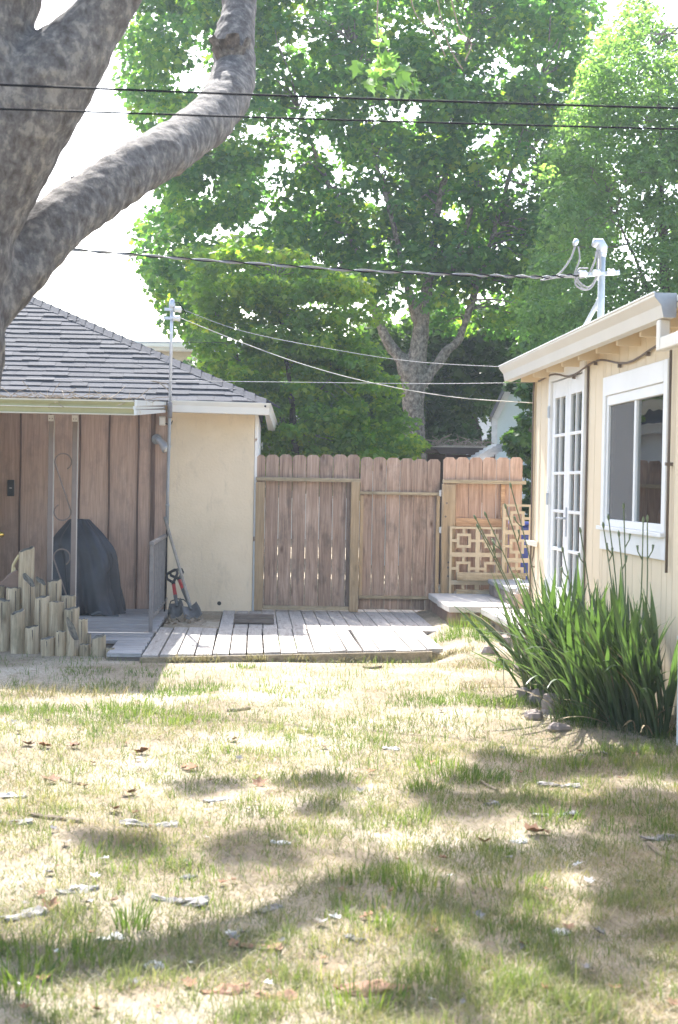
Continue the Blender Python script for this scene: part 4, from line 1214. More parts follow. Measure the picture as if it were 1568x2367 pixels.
# ------------------------------------------------------------------ garden tools
def tool_pts(p, q, n=6): return [Vector(p).lerp(Vector(q), i/(n-1)) for i in range(n)]
def shovel(name, label, gu, bu, Yg, Yb, rot, redlen, blade_w=0.15, blade_l=0.20):
    top = U(gu[0], gu[1], Yg); bot = U(bu[0], bu[1], Yb); bot.z = max(bot.z, 0.12)
    d = (bot-top); L = d.length; dn = d.normalized()
    t = thing(name, (bot.x, bot.y, 0.1), label, 'shovel')
    side = dn.cross(Vector((0,-1,0.0))).normalized()
    side = (side*math.cos(rot)+dn.cross(side)*math.sin(rot)).normalized()
    # D grip
    g0 = top
    pts = [g0+dn*0.17, g0+dn*0.12+side*0.03, g0+dn*0.07+side*0.062, g0+dn*0.015+side*0.062, g0+side*0.04, g0-side*0.04, g0+dn*0.015-side*0.062, g0+dn*0.07-side*0.062, g0+dn*0.12-side*0.03, g0+dn*0.17]
    MB().tube(pts, 0.014, 8).build('grip', M['black'], t, True)
    MB().tube([g0+dn*0.15, g0+dn*0.20], 0.02, 10).build('socket', M['black'], t, True)
    MB().tube([g0+dn*0.19, g0+dn*(0.19+redlen)], 0.019, 10).build('shaft', M['red'], t, True)
    MB().tube([g0+dn*(0.19+redlen), g0+dn*(L-blade_l*0.75)], [0.021, 0.014], 10).build('lower_shaft', M['steel'], t, True)
    nb = side.cross(dn).normalized()
    vs = []; rows_ = 6; cols_ = 7
    for i in range(rows_):
        s_ = i/(rows_-1)
        wv = blade_w*(0.86+0.14*min(1, s_*3)) * (1-0.12*max(0, s_-0.8)*5*0.4)
        for j in range(cols_):
            u_ = j/(cols_-1)*2-1
            vs.append(g0+dn*(L-blade_l+blade_l*s_)+side*(u_*wv/2)+nb*(0.035*(u_*u_)-0.02*math.sin(s_*3)))
    fs = [(i*cols_+j, i*cols_+j+1, (i+1)*cols_+j+1, (i+1)*cols_+j) for i in range(rows_-1) for j in range(cols_-1)]
    bl = MB().add(vs, fs).build('blade', M['steel'], t, True)
    so_ = bl.modifiers.new('solid', 'SOLIDIFY'); so_.thickness = 0.004
    return t
shovel('garden_shovel', 'red-shafted shovel nearest the iron railing, blade turned away', (397,1321), (413,1440), 15.55, 15.05, 0.35, 0.17)
shovel('garden_shovel', 'red-shafted square shovel right of the other, blade facing out', (406,1318), (450,1442), 15.6, 14.85, -0.25, 0.18, 0.17, 0.22)
a_ = U(381,1196,15.6); b_ = U(448,1425,15.0)
lt = thing('long_handled_tool', (b_.x, b_.y, 0.1), 'long grey-handled tool leaning behind the two shovels', 'garden tool')
MB().tube(tool_pts(a_, b_), 0.016, 8).build('handle', M['tool'], lt, True)
dn = (b_-a_).normalized()
MB().tube([b_-dn*0.05, b_+dn*0.05], 0.02, 8).build('ferrule', M['galv'], lt, True)
MB().hexa([b_+Vector(q) for q in ((-0.07,-0.01,-0.09),(0.08,-0.01,-0.1),(0.08,0.01,-0.1),(-0.07,0.01,-0.09),(-0.04,-0.01,-0.02),(0.05,-0.01,-0.03),(0.05,0.01,-0.03),(-0.04,0.01,-0.02))]).build('head', M['steel'], lt, bevel=0.003)
pts = [U(q[0], q[1], 15.75) for q in ((390,1440),(391,1405),(395,1390),(410,1384),(425,1386),(432,1392),(439,1405),(441,1415),(436,1428),(425,1438))]
tag(MB().tube(pts, 0.006, 6).build('rubber_hose', M['black'], None, True), 'thin black hose looping behind the shovels', 'hose')

# ------------------------------------------------------------------ steps, stones and faucet by the house
def rough_block(name, x0, x1, y0, y1, z0, z1, mat, parent, amp=0.012, n=7):
    # a slab with a wavering outline
    pts = []
    for (ax, ay, bx_, by_) in ((x0,y0,x1,y0),(x1,y0,x1,y1),(x1,y1,x0,y1),(x0,y1,x0,y0)):
        for i in range(n):
            t = i/n
            pts.append((ax+(bx_-ax)*t+random.uniform(-amp,amp), ay+(by_-ay)*t+random.uniform(-amp,amp)))
    return MB().prism(pts, 2, z0, z1).build(name, mat, parent, bevel=0.006)
st = thing('stone_step', (2.1, 15.2, 0.1), 'pale stone slab step on brown masonry in front of the screens', 'step')
rough_block('slab', 1.86, 2.62, 14.32, 16.05, 0.255, 0.315, M['concrete'], st)
rough_block('base', 1.90, 2.62, 14.40, 16.02, -0.05, 0.254, M['stepside'], st, 0.008)
st2 = thing('stone_step', (2.45, 15.3, 0.3), 'upper grey stone step tucked between the screens and the house corner', 'step')
rough_block('slab', 2.48, 2.95, 14.55, 15.95, 0.435, 0.48, M['flatstone'], st2)
rough_block('base', 2.50, 2.95, 14.6, 15.93, 0.317, 0.434, M['rock'], st2, 0.008)
ld = thing('stone_landing', (2.35, 12.8, 0.1), 'sunlit white stone landing below the french doors', 'landing')
rough_block('slab', 2.14, 2.515, 11.5, 13.95, 0.27, 0.33, M['concrete'], ld, 0.02)
rough_block('base', 2.18, 2.515, 11.55, 13.9, -0.05, 0.269, M['rock'], ld, 0.02)
fc = thing('garden_faucet', (2.45, 14.1, 0.33), 'grey bent faucet pipe on a stubby masonry block by the steps', 'faucet')
c0 = U(1207, 1417, 14.1)
rough_block('block', c0.x-0.085, c0.x+0.085, 14.02, 14.2, 0.1, U(1207,1372,14.1).z, M['rock'], fc, 0.014)
zt = U(1207,1372,14.1).z
MB().tube([(c0.x-0.05,14.1,zt-0.01),(c0.x-0.045,14.1,zt+0.04),(c0.x-0.01,14.1,zt+0.075),(c0.x+0.05,14.1,zt+0.08),(c0.x+0.09,14.1,zt+0.05)], 0.02, 8).build('pipe', M['galv'], fc, True)
MB().tube([(c0.x-0.04,14.1,zt+0.05),(c0.x-0.05,14.1,zt+0.13)], 0.008, 8).build('valve_stem', M['galv'], fc)
for q in range(3):
    a_ = q*math.pi/3
    MB().tube([(c0.x-0.05-0.04*math.cos(a_),14.1-0.04*math.sin(a_),zt+0.13),(c0.x-0.05+0.04*math.cos(a_),14.1+0.04*math.sin(a_),zt+0.13)], 0.007, 6).build('valve_handle', M['galv'], fc)
def rock(p, sx, sy, sz, lab, seed, mat='rock'):
    r_ = random.Random(seed)
    n, m_ = 10, 7; vs = []
    ph = [r_.uniform(0, 6) for _ in range(6)]
    for i in range(m_):
        th_ = math.pi*i/(m_-1)
        for k in range(n):
            a_ = 2*math.pi*k/n
            d_ = Vector((math.sin(th_)*math.cos(a_), math.sin(th_)*math.sin(a_), math.cos(th_)))
            q = 1+0.16*math.sin(3*d_.x+ph[0])+0.14*math.sin(4*d_.y+ph[1])+0.12*math.sin(5*d_.z+ph[2])+0.06*math.sin(9*d_.x+7*d_.y+ph[3])
            q *= (abs(d_.x)**3+abs(d_.y)**3+abs(d_.z)**3)**(-1/3)*0.85
            vs.append((p[0]+d_.x*sx*q, p[1]+d_.y*sy*q, p[2]+d_.z*sz*q))
    fs = [(i*n+k, i*n+(k+1)%n, (i+1)*n+(k+1)%n, (i+1)*n+k) for i in range(m_-1) for k in range(n)]
    return tag(MB().add(vs, fs).build('border_rock', M[mat], None, False), lab, 'rock', 'rocks edging the iris bed')
ROCKS = [(1145,1492,0.17,0.10,'low pinkish rock left of the landing'),(1165,1475,0.13,0.09,'bright rock at the corner of the landing'),(1186,1520,0.20,0.12,'broad pinkish rock below the landing'),
 (1130,1530,0.12,0.06,'small half-buried rock at the left of the iris bed'),(1215,1560,0.16,0.11,'rock under the leftmost drooping iris leaves'),(1222,1610,0.12,0.09,'small rock before the left iris clump'),
 (1255,1620,0.15,0.12,'grey-pink rock shaded by the iris'),(1285,1640,0.17,0.11,'dark shaded rock in front of the iris clump'),(1240,1655,0.12,0.06,'low pale rock at the lawn edge below the iris'),
 (1300,1680,0.13,0.05,'flat pale rock at the front of the iris bed'),(1165,1548,0.12,0.06,'half-buried rock on the sandy bank'),(1540,1650,0.14,0.06,'pale rock at the right edge of the iris bed')]
for i, (xu, yu, s_, h_, lab) in enumerate(ROCKS):
    p = G(xu, yu, 0.03)
    rock((p.x, p.y+s_*0.5, gzf(p.x, p.y)+h_*0.25), s_*0.6, s_*0.5, h_*0.8, lab, i)
# blue bin behind the screen
p = U(1222, 1250, 17.3)
bb = thing('blue_bin', (p.x, 17.3, 0), 'blue plastic bin behind the right screen', 'bin')
MB().hexa([(p.x-0.2,17.1,0),(p.x+0.2,17.1,0),(p.x+0.2,17.5,0),(p.x-0.2,17.5,0),(p.x-0.25,17.05,1.02),(p.x+0.25,17.05,1.02),(p.x+0.25,17.55,1.02),(p.x-0.25,17.55,1.02)]).build('body', M['blue'], bb, bevel=0.02)
box('lid', p.x-0.27, p.x+0.27, 17.02, 17.58, 1.021, 1.06, M['blue'], bb, 0.015)

# ------------------------------------------------------------------ foliage builders
LEAF5 = [(0,0),(0.16,-0.04),(0.46,0.10),(0.30,0.28),(0.50,0.56),(0.20,0.58),(0,1.0),(-0.20,0.58),(-0.50,0.56),(-0.30,0.28),(-0.46,0.10),(-0.16,-0.04)]
LEAF4 = [(0,0),(0.30,0.42),(0,1.0),(-0.30,0.42)]
def leaf_cloud(name, pos, size, parent, mat, tmpl='5', up=0.9, outward=None, r=rng, sv=0.35, rn=None):
    N = len(pos)
    L = np.array(LEAF5 if tmpl == '5' else LEAF4, float)
    if tmpl == '5':
        z = 0.12*np.abs(L[:,0])-0.10*(L[:,1]-0.4)**2
        T = np.concatenate([np.column_stack([L, z]), np.array([[0,0.38,0.0]])])
        tri = [(i, (i+1)%12, 12) for i in range(12)]
    else:
        T = np.column_stack([L, 0.18*np.abs(L[:,0])])
        tri = [(0,1,2),(0,2,3)]
    T[:,1] -= 0.4
    nrm_ = r.normal(size=(N,3)); nrm_ /= np.linalg.norm(nrm_, axis=1)[:,None]
    nrm_[:,2] = np.abs(nrm_[:,2])*0.6+up*0.5
    if outward is not None: nrm_ += outward*0.5
    nrm_ /= np.linalg.norm(nrm_, axis=1)[:,None]
    d_ = r.normal(size=(N,3)); d_[:,2] -= 0.5
    d_ -= nrm_*np.sum(d_*nrm_, 1)[:,None]
    d_ /= np.linalg.norm(d_, axis=1)[:,None]+1e-9
    s_ = np.cross(d_, nrm_)
    sc_ = size*(1+sv*r.uniform(-1, 1, N))
    V = (pos[:,None,:] + sc_[:,None,None]*(T[None,:,0,None]*s_[:,None,:] + T[None,:,1,None]*d_[:,None,:] + T[None,:,2,None]*nrm_[:,None,:]))
    nv = T.shape[0]
    F = (np.array(tri)[None,:,:] + (np.arange(N)*nv)[:,None,None]).reshape(-1,3)
    if rn is None: rn = r.uniform(0, 1, N)
    return mesh_tris(name, V.reshape(-1,3), F, np.repeat(rn, nv), parent, mat)
def mesh_tris(name, V, F, rnd, parent, mat):
    o = Vector((float((V[:,0].min()+V[:,0].max())/2), float((V[:,1].min()+V[:,1].max())/2), float(V[:,2].min())))
    me = bpy.data.meshes.new(name)
    me.vertices.add(len(V)); me.vertices.foreach_set('co', (V-np.array(o)).astype(np.float32).ravel())
    me.loops.add(F.size); me.loops.foreach_set('vertex_index', F.astype(np.int32).ravel())
    me.polygons.add(len(F)); me.polygons.foreach_set('loop_start', (np.arange(len(F))*3).astype(np.int32))
    try: me.polygons.foreach_set('loop_total', np.full(len(F), 3, np.int32))
    except Exception: pass
    at = me.attributes.new('rnd', 'FLOAT', 'POINT'); at.data.foreach_set('value', rnd.astype(np.float32))
    me.materials.append(mat)
    me.update(calc_edges=True)
    ob = bpy.data.objects.new(name, me); COL.objects.link(ob)
    place(ob, o, parent)
    return ob
def clump_pos(cs, rad, nper, r=rng, flat=0.6):
    out = []; rn = []; ow = []
    for c, rd, n_ in zip(cs, rad, nper):
        d_ = r.normal(size=(n_,3)); d_ /= np.linalg.norm(d_, axis=1)[:,None]
        q = d_*(r.uniform(0.25, 1.0, n_)**0.55)[:,None]*rd
        q[:,2] *= flat
        out.append(np.array(c)[None,:]+q)
        ow.append(d_)
        rn.append(np.clip(r.uniform(0,1)*0.45 + r.uniform(0,1,n_)*0.6, 0, 1))
    return np.concatenate(out), np.concatenate(rn), np.concatenate(ow)
def remeshed(mb, voxel, name, mat, parent, disp=0.0, smooth_it=4):
    me = bpy.data.meshes.new('tmp'); me.from_pydata(mb.v, [], mb.f); me.update()
    ob = bpy.data.objects.new('tmp', me); COL.objects.link(ob)
    rm = ob.modifiers.new('r', 'REMESH'); rm.mode = 'VOXEL'; rm.voxel_size = voxel
    sm_ = ob.modifiers.new('s', 'SMOOTH'); sm_.factor = 0.6; sm_.iterations = smooth_it
    dg = bpy.context.evaluated_depsgraph_get()
    ev = ob.evaluated_get(dg)
    m2 = bpy.data.meshes.new_from_object(ev)
    bpy.data.objects.remove(ob)
    nv = len(m2.vertices)
    co = np.empty(nv*3, np.float32); m2.vertices.foreach_get('co', co); co = co.reshape(-1,3).astype(float)
    no = np.empty(nv*3, np.float32); m2.vertices.foreach_get('normal', no); no = no.reshape(-1,3)
    if disp:
        h = (vnoise(co[:,0]*6+co[:,1]*3, co[:,2]*5, 1)-0.5) + 0.6*(vnoise(co[:,0]*15+co[:,1]*9, co[:,2]*13+co[:,1]*4, 2)-0.5) + 0.45*(vnoise(co[:,0]*34-co[:,1]*21, co[:,2]*30, 4)-0.5)
        co = co + no*(h*disp)[:,None]
    o = Vector((float(co[:,0].mean()), float(co[:,1].mean()), float(co[:,2].min())))
    m2.vertices.foreach_set('co', (co-np.array(o)).astype(np.float32).ravel())
    m2.materials.clear(); m2.materials.append(mat)
    m2.polygons.foreach_set('use_smooth', [True]*len(m2.polygons))
    m2.name = name
    m2.update()
    ob = bpy.data.objects.new(name, m2); COL.objects.link(ob)
    place(ob, o, parent)
    return ob
def smooth_path(cp, sub=6):
    out = []; n_ = len(cp)
    for i in range(n_-1):
        p0 = cp[max(0,i-1)]; p1 = cp[i]; p2 = cp[i+1]; p3 = cp[min(n_-1,i+2)]
        for t in np.linspace(0, 1, sub+1)[:-1]:
            out.append(0.5*((2*p1)+(p2-p0)*t+(2*p0-5*p1+4*p2-p3)*t*t+(3*p1-p0-3*p2+p3)*t**3))
    out.append(cp[-1]); return out
def limb(mb, pts, n=20, sub=6):                # pts: (x, y, z, radius)
    cp = smooth_path([Vector((p[0], p[1], p[2])) for p in pts], sub)
    rr_ = smooth_path([Vector((p[3], 0, 0)) for p in pts], sub)
    mb.tube(cp, [max(0.004, q.x) for q in rr_], n)
    return cp

# ------------------------------------------------------------------ near sycamore
sy = thing('sycamore_tree', (-1.9, 7.2, 0), 'big sycamore with mottled grey bark and a sweeping limb, left foreground', 'tree')
mb = MB()
KN = 0.92
def near(pts): return [(p[0]*KN, p[1]*KN, EYE+(p[2]-EYE)*KN-(0.25 if i == 0 and p[2] < 0 else 0), p[3]*KN) for i, p in enumerate(pts)]
limb(mb, near([(-2.0,7.1,-0.2,0.56),(-1.86,7.2,0.6,0.47),(-1.74,7.3,1.4,0.45),(-1.67,7.38,2.0,0.45),(-1.61,7.4,2.6,0.435),(-1.50,7.4,3.1,0.43),(-1.43,7.42,3.5,0.335),(-1.35,7.45,3.85,0.29),(-1.27,7.5,4.6,0.27),(-1.2,7.6,6.0,0.22)]), 28)
limb(mb, near([(-1.42,7.4,2.75,0.30),(-1.22,7.4,3.12,0.28),(-0.99,7.4,3.40,0.215),(-0.80,7.42,3.64,0.142),(-0.68,7.45,3.85,0.115),(-0.50,7.5,4.25,0.12),(-0.2,7.7,5.2,0.10)]), 22)
LB = [(-60,720,6.85,165),(30,625,7.05,150),(110,540,7.2,138),(200,465,7.45,128),(300,400,7.75,122),(395,343,8.2,116),(468,292,8.65,110),(520,235,9.05,108),(543,170,9.4,100),(540,105,9.55,94),(552,35,9.75,80),(562,-50,9.95,74),(600,-200,10.3,64),(680,-420,10.9,54)]
LP = []
for (xu, yu, Y, w) in LB:
    p = U(xu, yu, Y); LP.append((p.x, p.y, p.z, w/2*Y/FU))
limb(mb, LP, 24)
remeshed(mb, 0.016, 'trunk', M['bark'], sy, 0.017, 2)
# lifting bark plates along the limb
def flake(p, out, along, w, l, mat='bark'):
    out = Vector(out).normalized(); along = Vector(along).normalized(); sd_ = along.cross(out).normalized()
    vs = []
    for i in range(4):
        for j in range(4):
            u_ = j/3-0.5; s_ = i/3
            jag = random.uniform(0.8, 1.15)
            vs.append(Vector(p)+sd_*(u_*w*jag)+along*(l*(s_-0.5)*jag)+out*(0.002+0.28*l*s_*s_*random.uniform(0.5,0.9)-0.3*w*u_*u_*4*0.3))
    fs = [(i*4+j, i*4+j+1, (i+1)*4+j+1, (i+1)*4+j) for i in range(3) for j in range(3)]
    o = MB().add(vs, fs).build('bark_plate', M[mat], sy)
    s2_ = o.modifiers.new('solid', 'SOLIDIFY'); s2_.thickness = 0.003
for (xu, yu, Y, w, l, ox, oz) in ((515,112,9.45,0.09,0.10,-0.3,0.2),(540,95,9.42,0.10,0.10,0.1,0.2),(505,125,9.45,0.06,0.09,-0.8,0.2),(552,120,9.44,0.09,0.09,0.2,-0.2),(497,100,9.45,0.06,0.08,-0.9,0.3),(570,105,9.5,0.07,0.09,0.8,0.3),(530,128,9.44,0.10,0.08,0.0,-0.3)):
    p = U(xu, yu, Y-0.125)
    flake(p, (ox, -0.8, oz), (random.uniform(-.3,.3)+ox*0.5, -0.1, 1), w*0.9, l*0.9, 'bark' if random.random() < 0.6 else 'barkdark')
for k in range(60):                            # small ragged scales lifting along the upper side of the limb
    t = random.uniform(0.8, 9.2); i = int(t); q = Vector(LP[i][:3]).lerp(Vector(LP[i+1][:3]), t-i); rr_ = LP[i][3]
    al = (Vector(LP[i+1][:3])-Vector(LP[i][:3])).normalized()
    sidev_ = al.cross(Vector((0,1,0))).normalized()
    upn = -sidev_ if (-sidev_).x < sidev_.x else sidev_
    ang = random.uniform(-0.2, 1.1)
    out = (upn*math.cos(ang)+Vector((0,-1,0))*math.sin(ang)).normalized()
    flake(q+out*(rr_*0.985), out, al+Vector((random.uniform(-.4,.4),random.uniform(-.4,.4),random.uniform(-.4,.4))), random.uniform(0.015,0.035), random.uniform(0.02,0.04))
# upper boughs and leaves above the frame; they throw the dapples on the lawn
dap = [(1130,1745,0.20),(1210,1770,0.22),(1290,1772,0.20),(1370,1765,0.22),(1450,1770,0.24),(1530,1765,0.26),(1120,1800,0.18),(1060,1835,0.16),(1120,1860,0.22),(1200,1850,0.18),(745,1800,0.17),(700,1795,0.11),(490,1795,0.13),(450,1810,0.08),
       (545,1930,0.17),(600,1955,0.13),(760,1855,0.11),(300,1938,0.15),(225,1930,0.11),(1430,1860,0.2),(1500,1890,0.24),(1560,1850,0.24),(1550,1960,0.28),(1450,1985,0.22),(1520,2040,0.26),(1230,1960,0.16),(1150,1985,0.18),(1040,1950,0.11),(1330,1935,0.12),(1080,2060,0.14),(1200,2170,0.12),(1330,2230,0.14),(1450,1700,0.13),(1540,1715,0.16),(960,2310,0.12)]
cs = []; rd = []; npc = []
for (xu, yu, r0) in dap:
    g_ = G(xu, yu, 0.0)
    h = random.uniform(7.2, 8.6)
    c = g_ + SUN_H*(h/SUN_H.z)
    for q in range(2):
        o_ = Vector((random.uniform(-1,1), random.uniform(-1,1), random.uniform(-1,1)))*r0*0.6
        cs.append(tuple(c+o_)); rd.append(r0*0.72); npc.append(int(120*(r0/0.22)**2))
ps, rn, ow = clump_pos(cs, rd, npc, flat=0.8)
leaf_cloud('crown', ps, 0.15, sy, M['lf_syc'], '5', outward=ow, rn=rn)
mb = MB()
hub = [Vector((-0.2,7.7,5.2)), Vector(LP[-1][:3]), Vector((-1.2,7.6,6.0))]
e0 = Vector(LP[-1][:3])
tops = []
def bough(a, b, r0, r1):
    a = Vector(a); b = Vector(b)
    pts = []
    for i in range(7):
        t = i/6
        p = a.lerp(b, t)+Vector((random.uniform(-.1,.1), random.uniform(-.1,.1), 0.35*math.sin(t*math.pi)))*(1 if 0 < i < 6 else 0)
        pts.append((p.x, p.y, p.z, r0+(r1-r0)*t))
    return limb(mb, pts, 7, 3)
spine = []
for tgt, st_ in (((1.6,12.2,7.8), e0), ((0.6,11.8,7.6), e0), ((2.8,14.5,8.0), e0), ((2.2,15.4,7.9), e0), ((0.2,13.0,7.7), e0), ((-0.6,13.5,7.8), Vector((-0.184,7.08,4.9))), ((3.2,12.6,7.6), e0)):
    spine += bough(st_, tgt, 0.07, 0.025)
for c in cs[::2]:
    c = Vector(c)
    s_ = min(spine, key=lambda q: (q-c).length)
    bough(s_, c, 0.016, 0.006)
mb.build('bough', M['bark'], sy, True)
# a sprig hanging into the top of the view
cs = [tuple(U(x_, y_, random.uniform(11.0,11.5))) for x_, y_ in ((842,158),(862,172),(880,150),(900,168),(918,182),(936,172),(955,196),(890,205),(925,212),(862,198),(905,140),(880,95),(868,60))]
ps, rn, ow = clump_pos(cs, [0.075]*len(cs), [5]*len(cs), flat=0.6)
leaf_cloud('crown', ps, 0.105, sy, M['lf_right'], '5', outward=ow, rn=np.clip(rn*0.5+0.15, 0, 0.7))
mb = MB()
limb(mb, [tuple(U(905,-300,11.2))+(0.014,), tuple(U(880,-80,11.2))+(0.008,), tuple(U(872,60,11.2))+(0.005,), tuple(U(880,150,11.2))+(0.003,)], 6, 4)
mb.build('twig', M['twig'], sy, True)
mb = MB()
limb(mb, [tuple(U(874,80,11.2))+(0.004,), tuple(U(905,130,11.2))+(0.003,), tuple(U(955,196,11.2))+(0.002,)], 5, 4)
mb.build('twig', M['twig'], sy, True)
for (x0_, y0_, pts_) in ((1000,-60,((1020,40),(1040,110),(1070,160))),(1030,-60,((1060,60),(1090,100),(1075,140))),(940,-60,((960,30),(1000,70),(1030,130)))):
    mb = MB()
    limb(mb, [tuple(U(x0_,y0_,12))+(0.008,)]+[tuple(U(a_,b_,12))+(0.005,) for a_, b_ in pts_], 5, 4)
    mb.build('twig', M['twig'], sy, True)

# ------------------------------------------------------------------ background trees
def trunk_u(spec, Y, parent, mat, voxel, disp, name='trunk', wscale=1.0):
    mb = MB(); paths = []
    for br in spec:
        pts = []
        for q in br:
            p = U(q[0], q[1], Y+(q[3] if len(q) > 3 else 0)); pts.append((p.x, p.y, p.z, q[2]/2*Y/FU*wscale))
        paths += limb(mb, pts, 14, 5)
    remeshed(mb, voxel, name, mat, parent, disp, 2)
    return paths
def region_clumps(n_, inside, Y0, Y1, ubox, r0, r1, hole=None, r=rng):
    cs = []; rd = []
    tries = 0
    while len(cs) < n_ and tries < n_*60:
        tries += 1
        u_ = r.uniform(ubox[0], ubox[1]); v_ = r.uniform(ubox[2], ubox[3])
        if not inside(u_, v_): continue
        if hole and hole(u_, v_) and r.uniform() < 0.86: continue
        Y = r.uniform(Y0, Y1)
        cs.append(tuple(U(u_, v_, Y))); rd.append(r.uniform(r0, r1))
    return cs, rd
def twigs(paths, cs, rad, parent, mat, every=1, name='branch', maxlen=1.5):
    mb = MB()
    P_ = np.array([tuple(p) for p in paths])
    for c in cs[::every]:
        c_ = np.array(c)
        i = int(np.argmin(np.sum((P_-c_)**2, 1)*np.where(P_[:,2] < c_[2]+0.3, 1, 3)))
        a = Vector(P_[i]); b = Vector(c)
        if (b-a).length > maxlen: continue
        m1 = a.lerp(b, 0.4)+Vector((random.uniform(-.15,.15), random.uniform(-.15,.15), random.uniform(0,.25)))
        m2_ = a.lerp(b, 0.75)+Vector((random.uniform(-.1,.1), random.uniform(-.1,.1), random.uniform(0,.15)))
        mb.tube([a, m1, m2_, b], [rad, rad*0.7, rad*0.45, rad*0.2], 5)
    return mb.build(name, mat, parent, True)

def interp(v, tab):
    return float(np.interp(v, [t[0] for t in tab], [t[1] for t in tab]))
LB_ = [(-200,250),(0,285),(60,262),(150,250),(230,262),(330,300),(420,345),(480,335),(560,300),(620,292),(680,325),(760,360),(800,430),(900,600)]
big = thing('plane_tree', U(960, 1250, 26), 'large pale-trunked plane tree behind the fence with broad green crown', 'tree')
paths = trunk_u([[(962,1300,70),(961,1150,64),(960,1060,60),(957,960,58),(955,900,64),(962,850,56),(970,790,46),(976,740,40),(985,690,33),(998,600,25),(1010,500,20),(1035,380,16),(1060,250,13),(1080,100,10),(1090,-50,8)],
   [(950,890,48),(930,835,38),(905,803,30),(885,765,25),(860,695,22),(842,640,20),(800,520,16),(740,380,12),(690,250,10)],
   [(975,885,40),(1005,850,27),(1035,810,24),(1062,782,23),(1085,715,20),(1125,590,17),(1160,470,13),(1200,330,10),(1250,180,8)],
   [(972,760,30),(950,690,24),(935,630,20),(905,500,16),(870,380,13),(840,250,10),(820,100,8)],
   [(1000,700,22),(1040,640,18),(1080,520,13),(1110,400,10)]], 26, big, M['barkfar'], 0.03, 0.03, wscale=0.86)
def inbig(u_, v_):
    return u_ > interp(v_, LB_)+45 and u_ < 1380 and v_ < (780 if u_ < 520 else 700 if u_ < 1000 else 760)
def hole(u_, v_):
    return vnoise(np.array([u_/48.0]), np.array([v_/40.0]), 21)[0] > 0.77 or math.hypot((u_-930)/48, (v_-255)/34) < 1 or math.hypot((u_-1110)/16,(v_-340)/45) < 1
cs, rd = region_clumps(960, inbig, 25.0, 28.6, (255,1380,-130,800), 0.24, 0.46, hole)
# an even fringe along the left outline
for v_ in range(-60, 780, 34):
    u_ = interp(v_, LB_)+random.uniform(35, 70)
    cs.append(tuple(U(u_, v_, random.uniform(25,27)))); rd.append(random.uniform(0.26,0.42))
ps, rn, ow = clump_pos(cs, rd, [int(105*(q/0.40)**2) for q in rd], flat=0.7)
leaf_cloud('crown', ps, 0.112, big, M['lf_syc'], '5', outward=ow, rn=rn)
twigs(paths, cs, 0.022, big, M['barkfar'], 2)

mp_ = thing('maple_tree', U(690, 1250, 20.7), 'smaller yellow-green maple behind the fence beside the garage', 'tree')
paths = trunk_u([[(690,1300,26),(690,1150,22),(680,1000,18),(670,880,14),(650,760,9),(640,640,5)],[(684,1040,14),(730,930,11),(780,800,7),(800,690,4)],[(684,1020,13),(620,920,9),(560,840,6),(500,740,4)]], 20.7, mp_, M['barkdark'], 0.03, 0.01)
TP = [(420,640),(445,560),(500,545),(560,548),(640,590),(700,600),(760,640),(830,650),(860,720),(885,850),(935,960),(960,1060)]
def inmap(u_, v_):
    top = interp(u_, [(400,600),(430,545),(470,560),(540,540),(620,570),(680,580),(740,620),(800,610),(850,670),(880,800),(940,960)])
    left = interp(v_, [(540,440),(640,450),(760,455),(840,470),(900,560),(950,600),(1060,600)])
    return v_ > top+12 and u_ > left and u_ < interp(v_, [(540,800),(650,855),(760,870),(900,905),(960,960),(1060,1000)])
cs, rd = region_clumps(340, inmap, 19.8, 21.8, (420,960,540,1085), 0.12, 0.30)
ps, rn, ow = clump_pos(cs, rd, [int(105*(q/0.25)**2) for q in rd], flat=0.5)
zz = (ps[:,2]-1.5)/3.5
rn = np.clip(rn*0.9, 0, 1)
leaf_cloud('crown', ps, 0.075, mp_, M['lf_map'], '5', outward=ow, rn=rn)
twigs(paths, cs, 0.009, mp_, M['barkfar'], 4, maxlen=0.9)

rt = thing('ash_tree', U(1560, 1250, 22), 'light green fine-leaved tree rising behind the cream house roof', 'tree')
paths = trunk_u([[(1560,1300,40),(1555,1000,34),(1540,700,26),(1530,450,18),(1525,250,10),(1520,80,5)],[(1548,800,18),(1470,600,12),(1400,450,7)],[(1548,760,18),(1640,560,12),(1680,420,7)]], 22, rt, M['barkdark'], 0.05, 0.02)
RB = [(0,1440),(60,1410),(110,1360),(170,1345),(260,1300),(340,1262),(420,1240),(480,1262),(540,1250),(600,1215),(680,1190),(760,1180),(860,1190)]
def inrt(u_, v_):
    if v_ < 60 and u_ > 1490: return False
    return u_ > interp(v_, RB)+30 and v_ < 900
cs, rd = region_clumps(640, inrt, 20.8, 24.0, (1180,1780,-40,900), 0.22, 0.42)
for v_ in range(60, 780, 26):
    cs.append(tuple(U(interp(v_, RB)+random.uniform(15,45), v_, random.uniform(20.6,22)))); rd.append(random.uniform(0.16,0.28))
ps, rn, ow = clump_pos(cs, rd, [int(125*(q/0.33)**2) for q in rd], flat=0.65)
leaf_cloud('crown', ps, 0.082, rt, M['lf_right'], '4', outward=ow, rn=rn)
twigs(paths, cs, 0.014, rt, M['barkfar'], 4, maxlen=1.2)

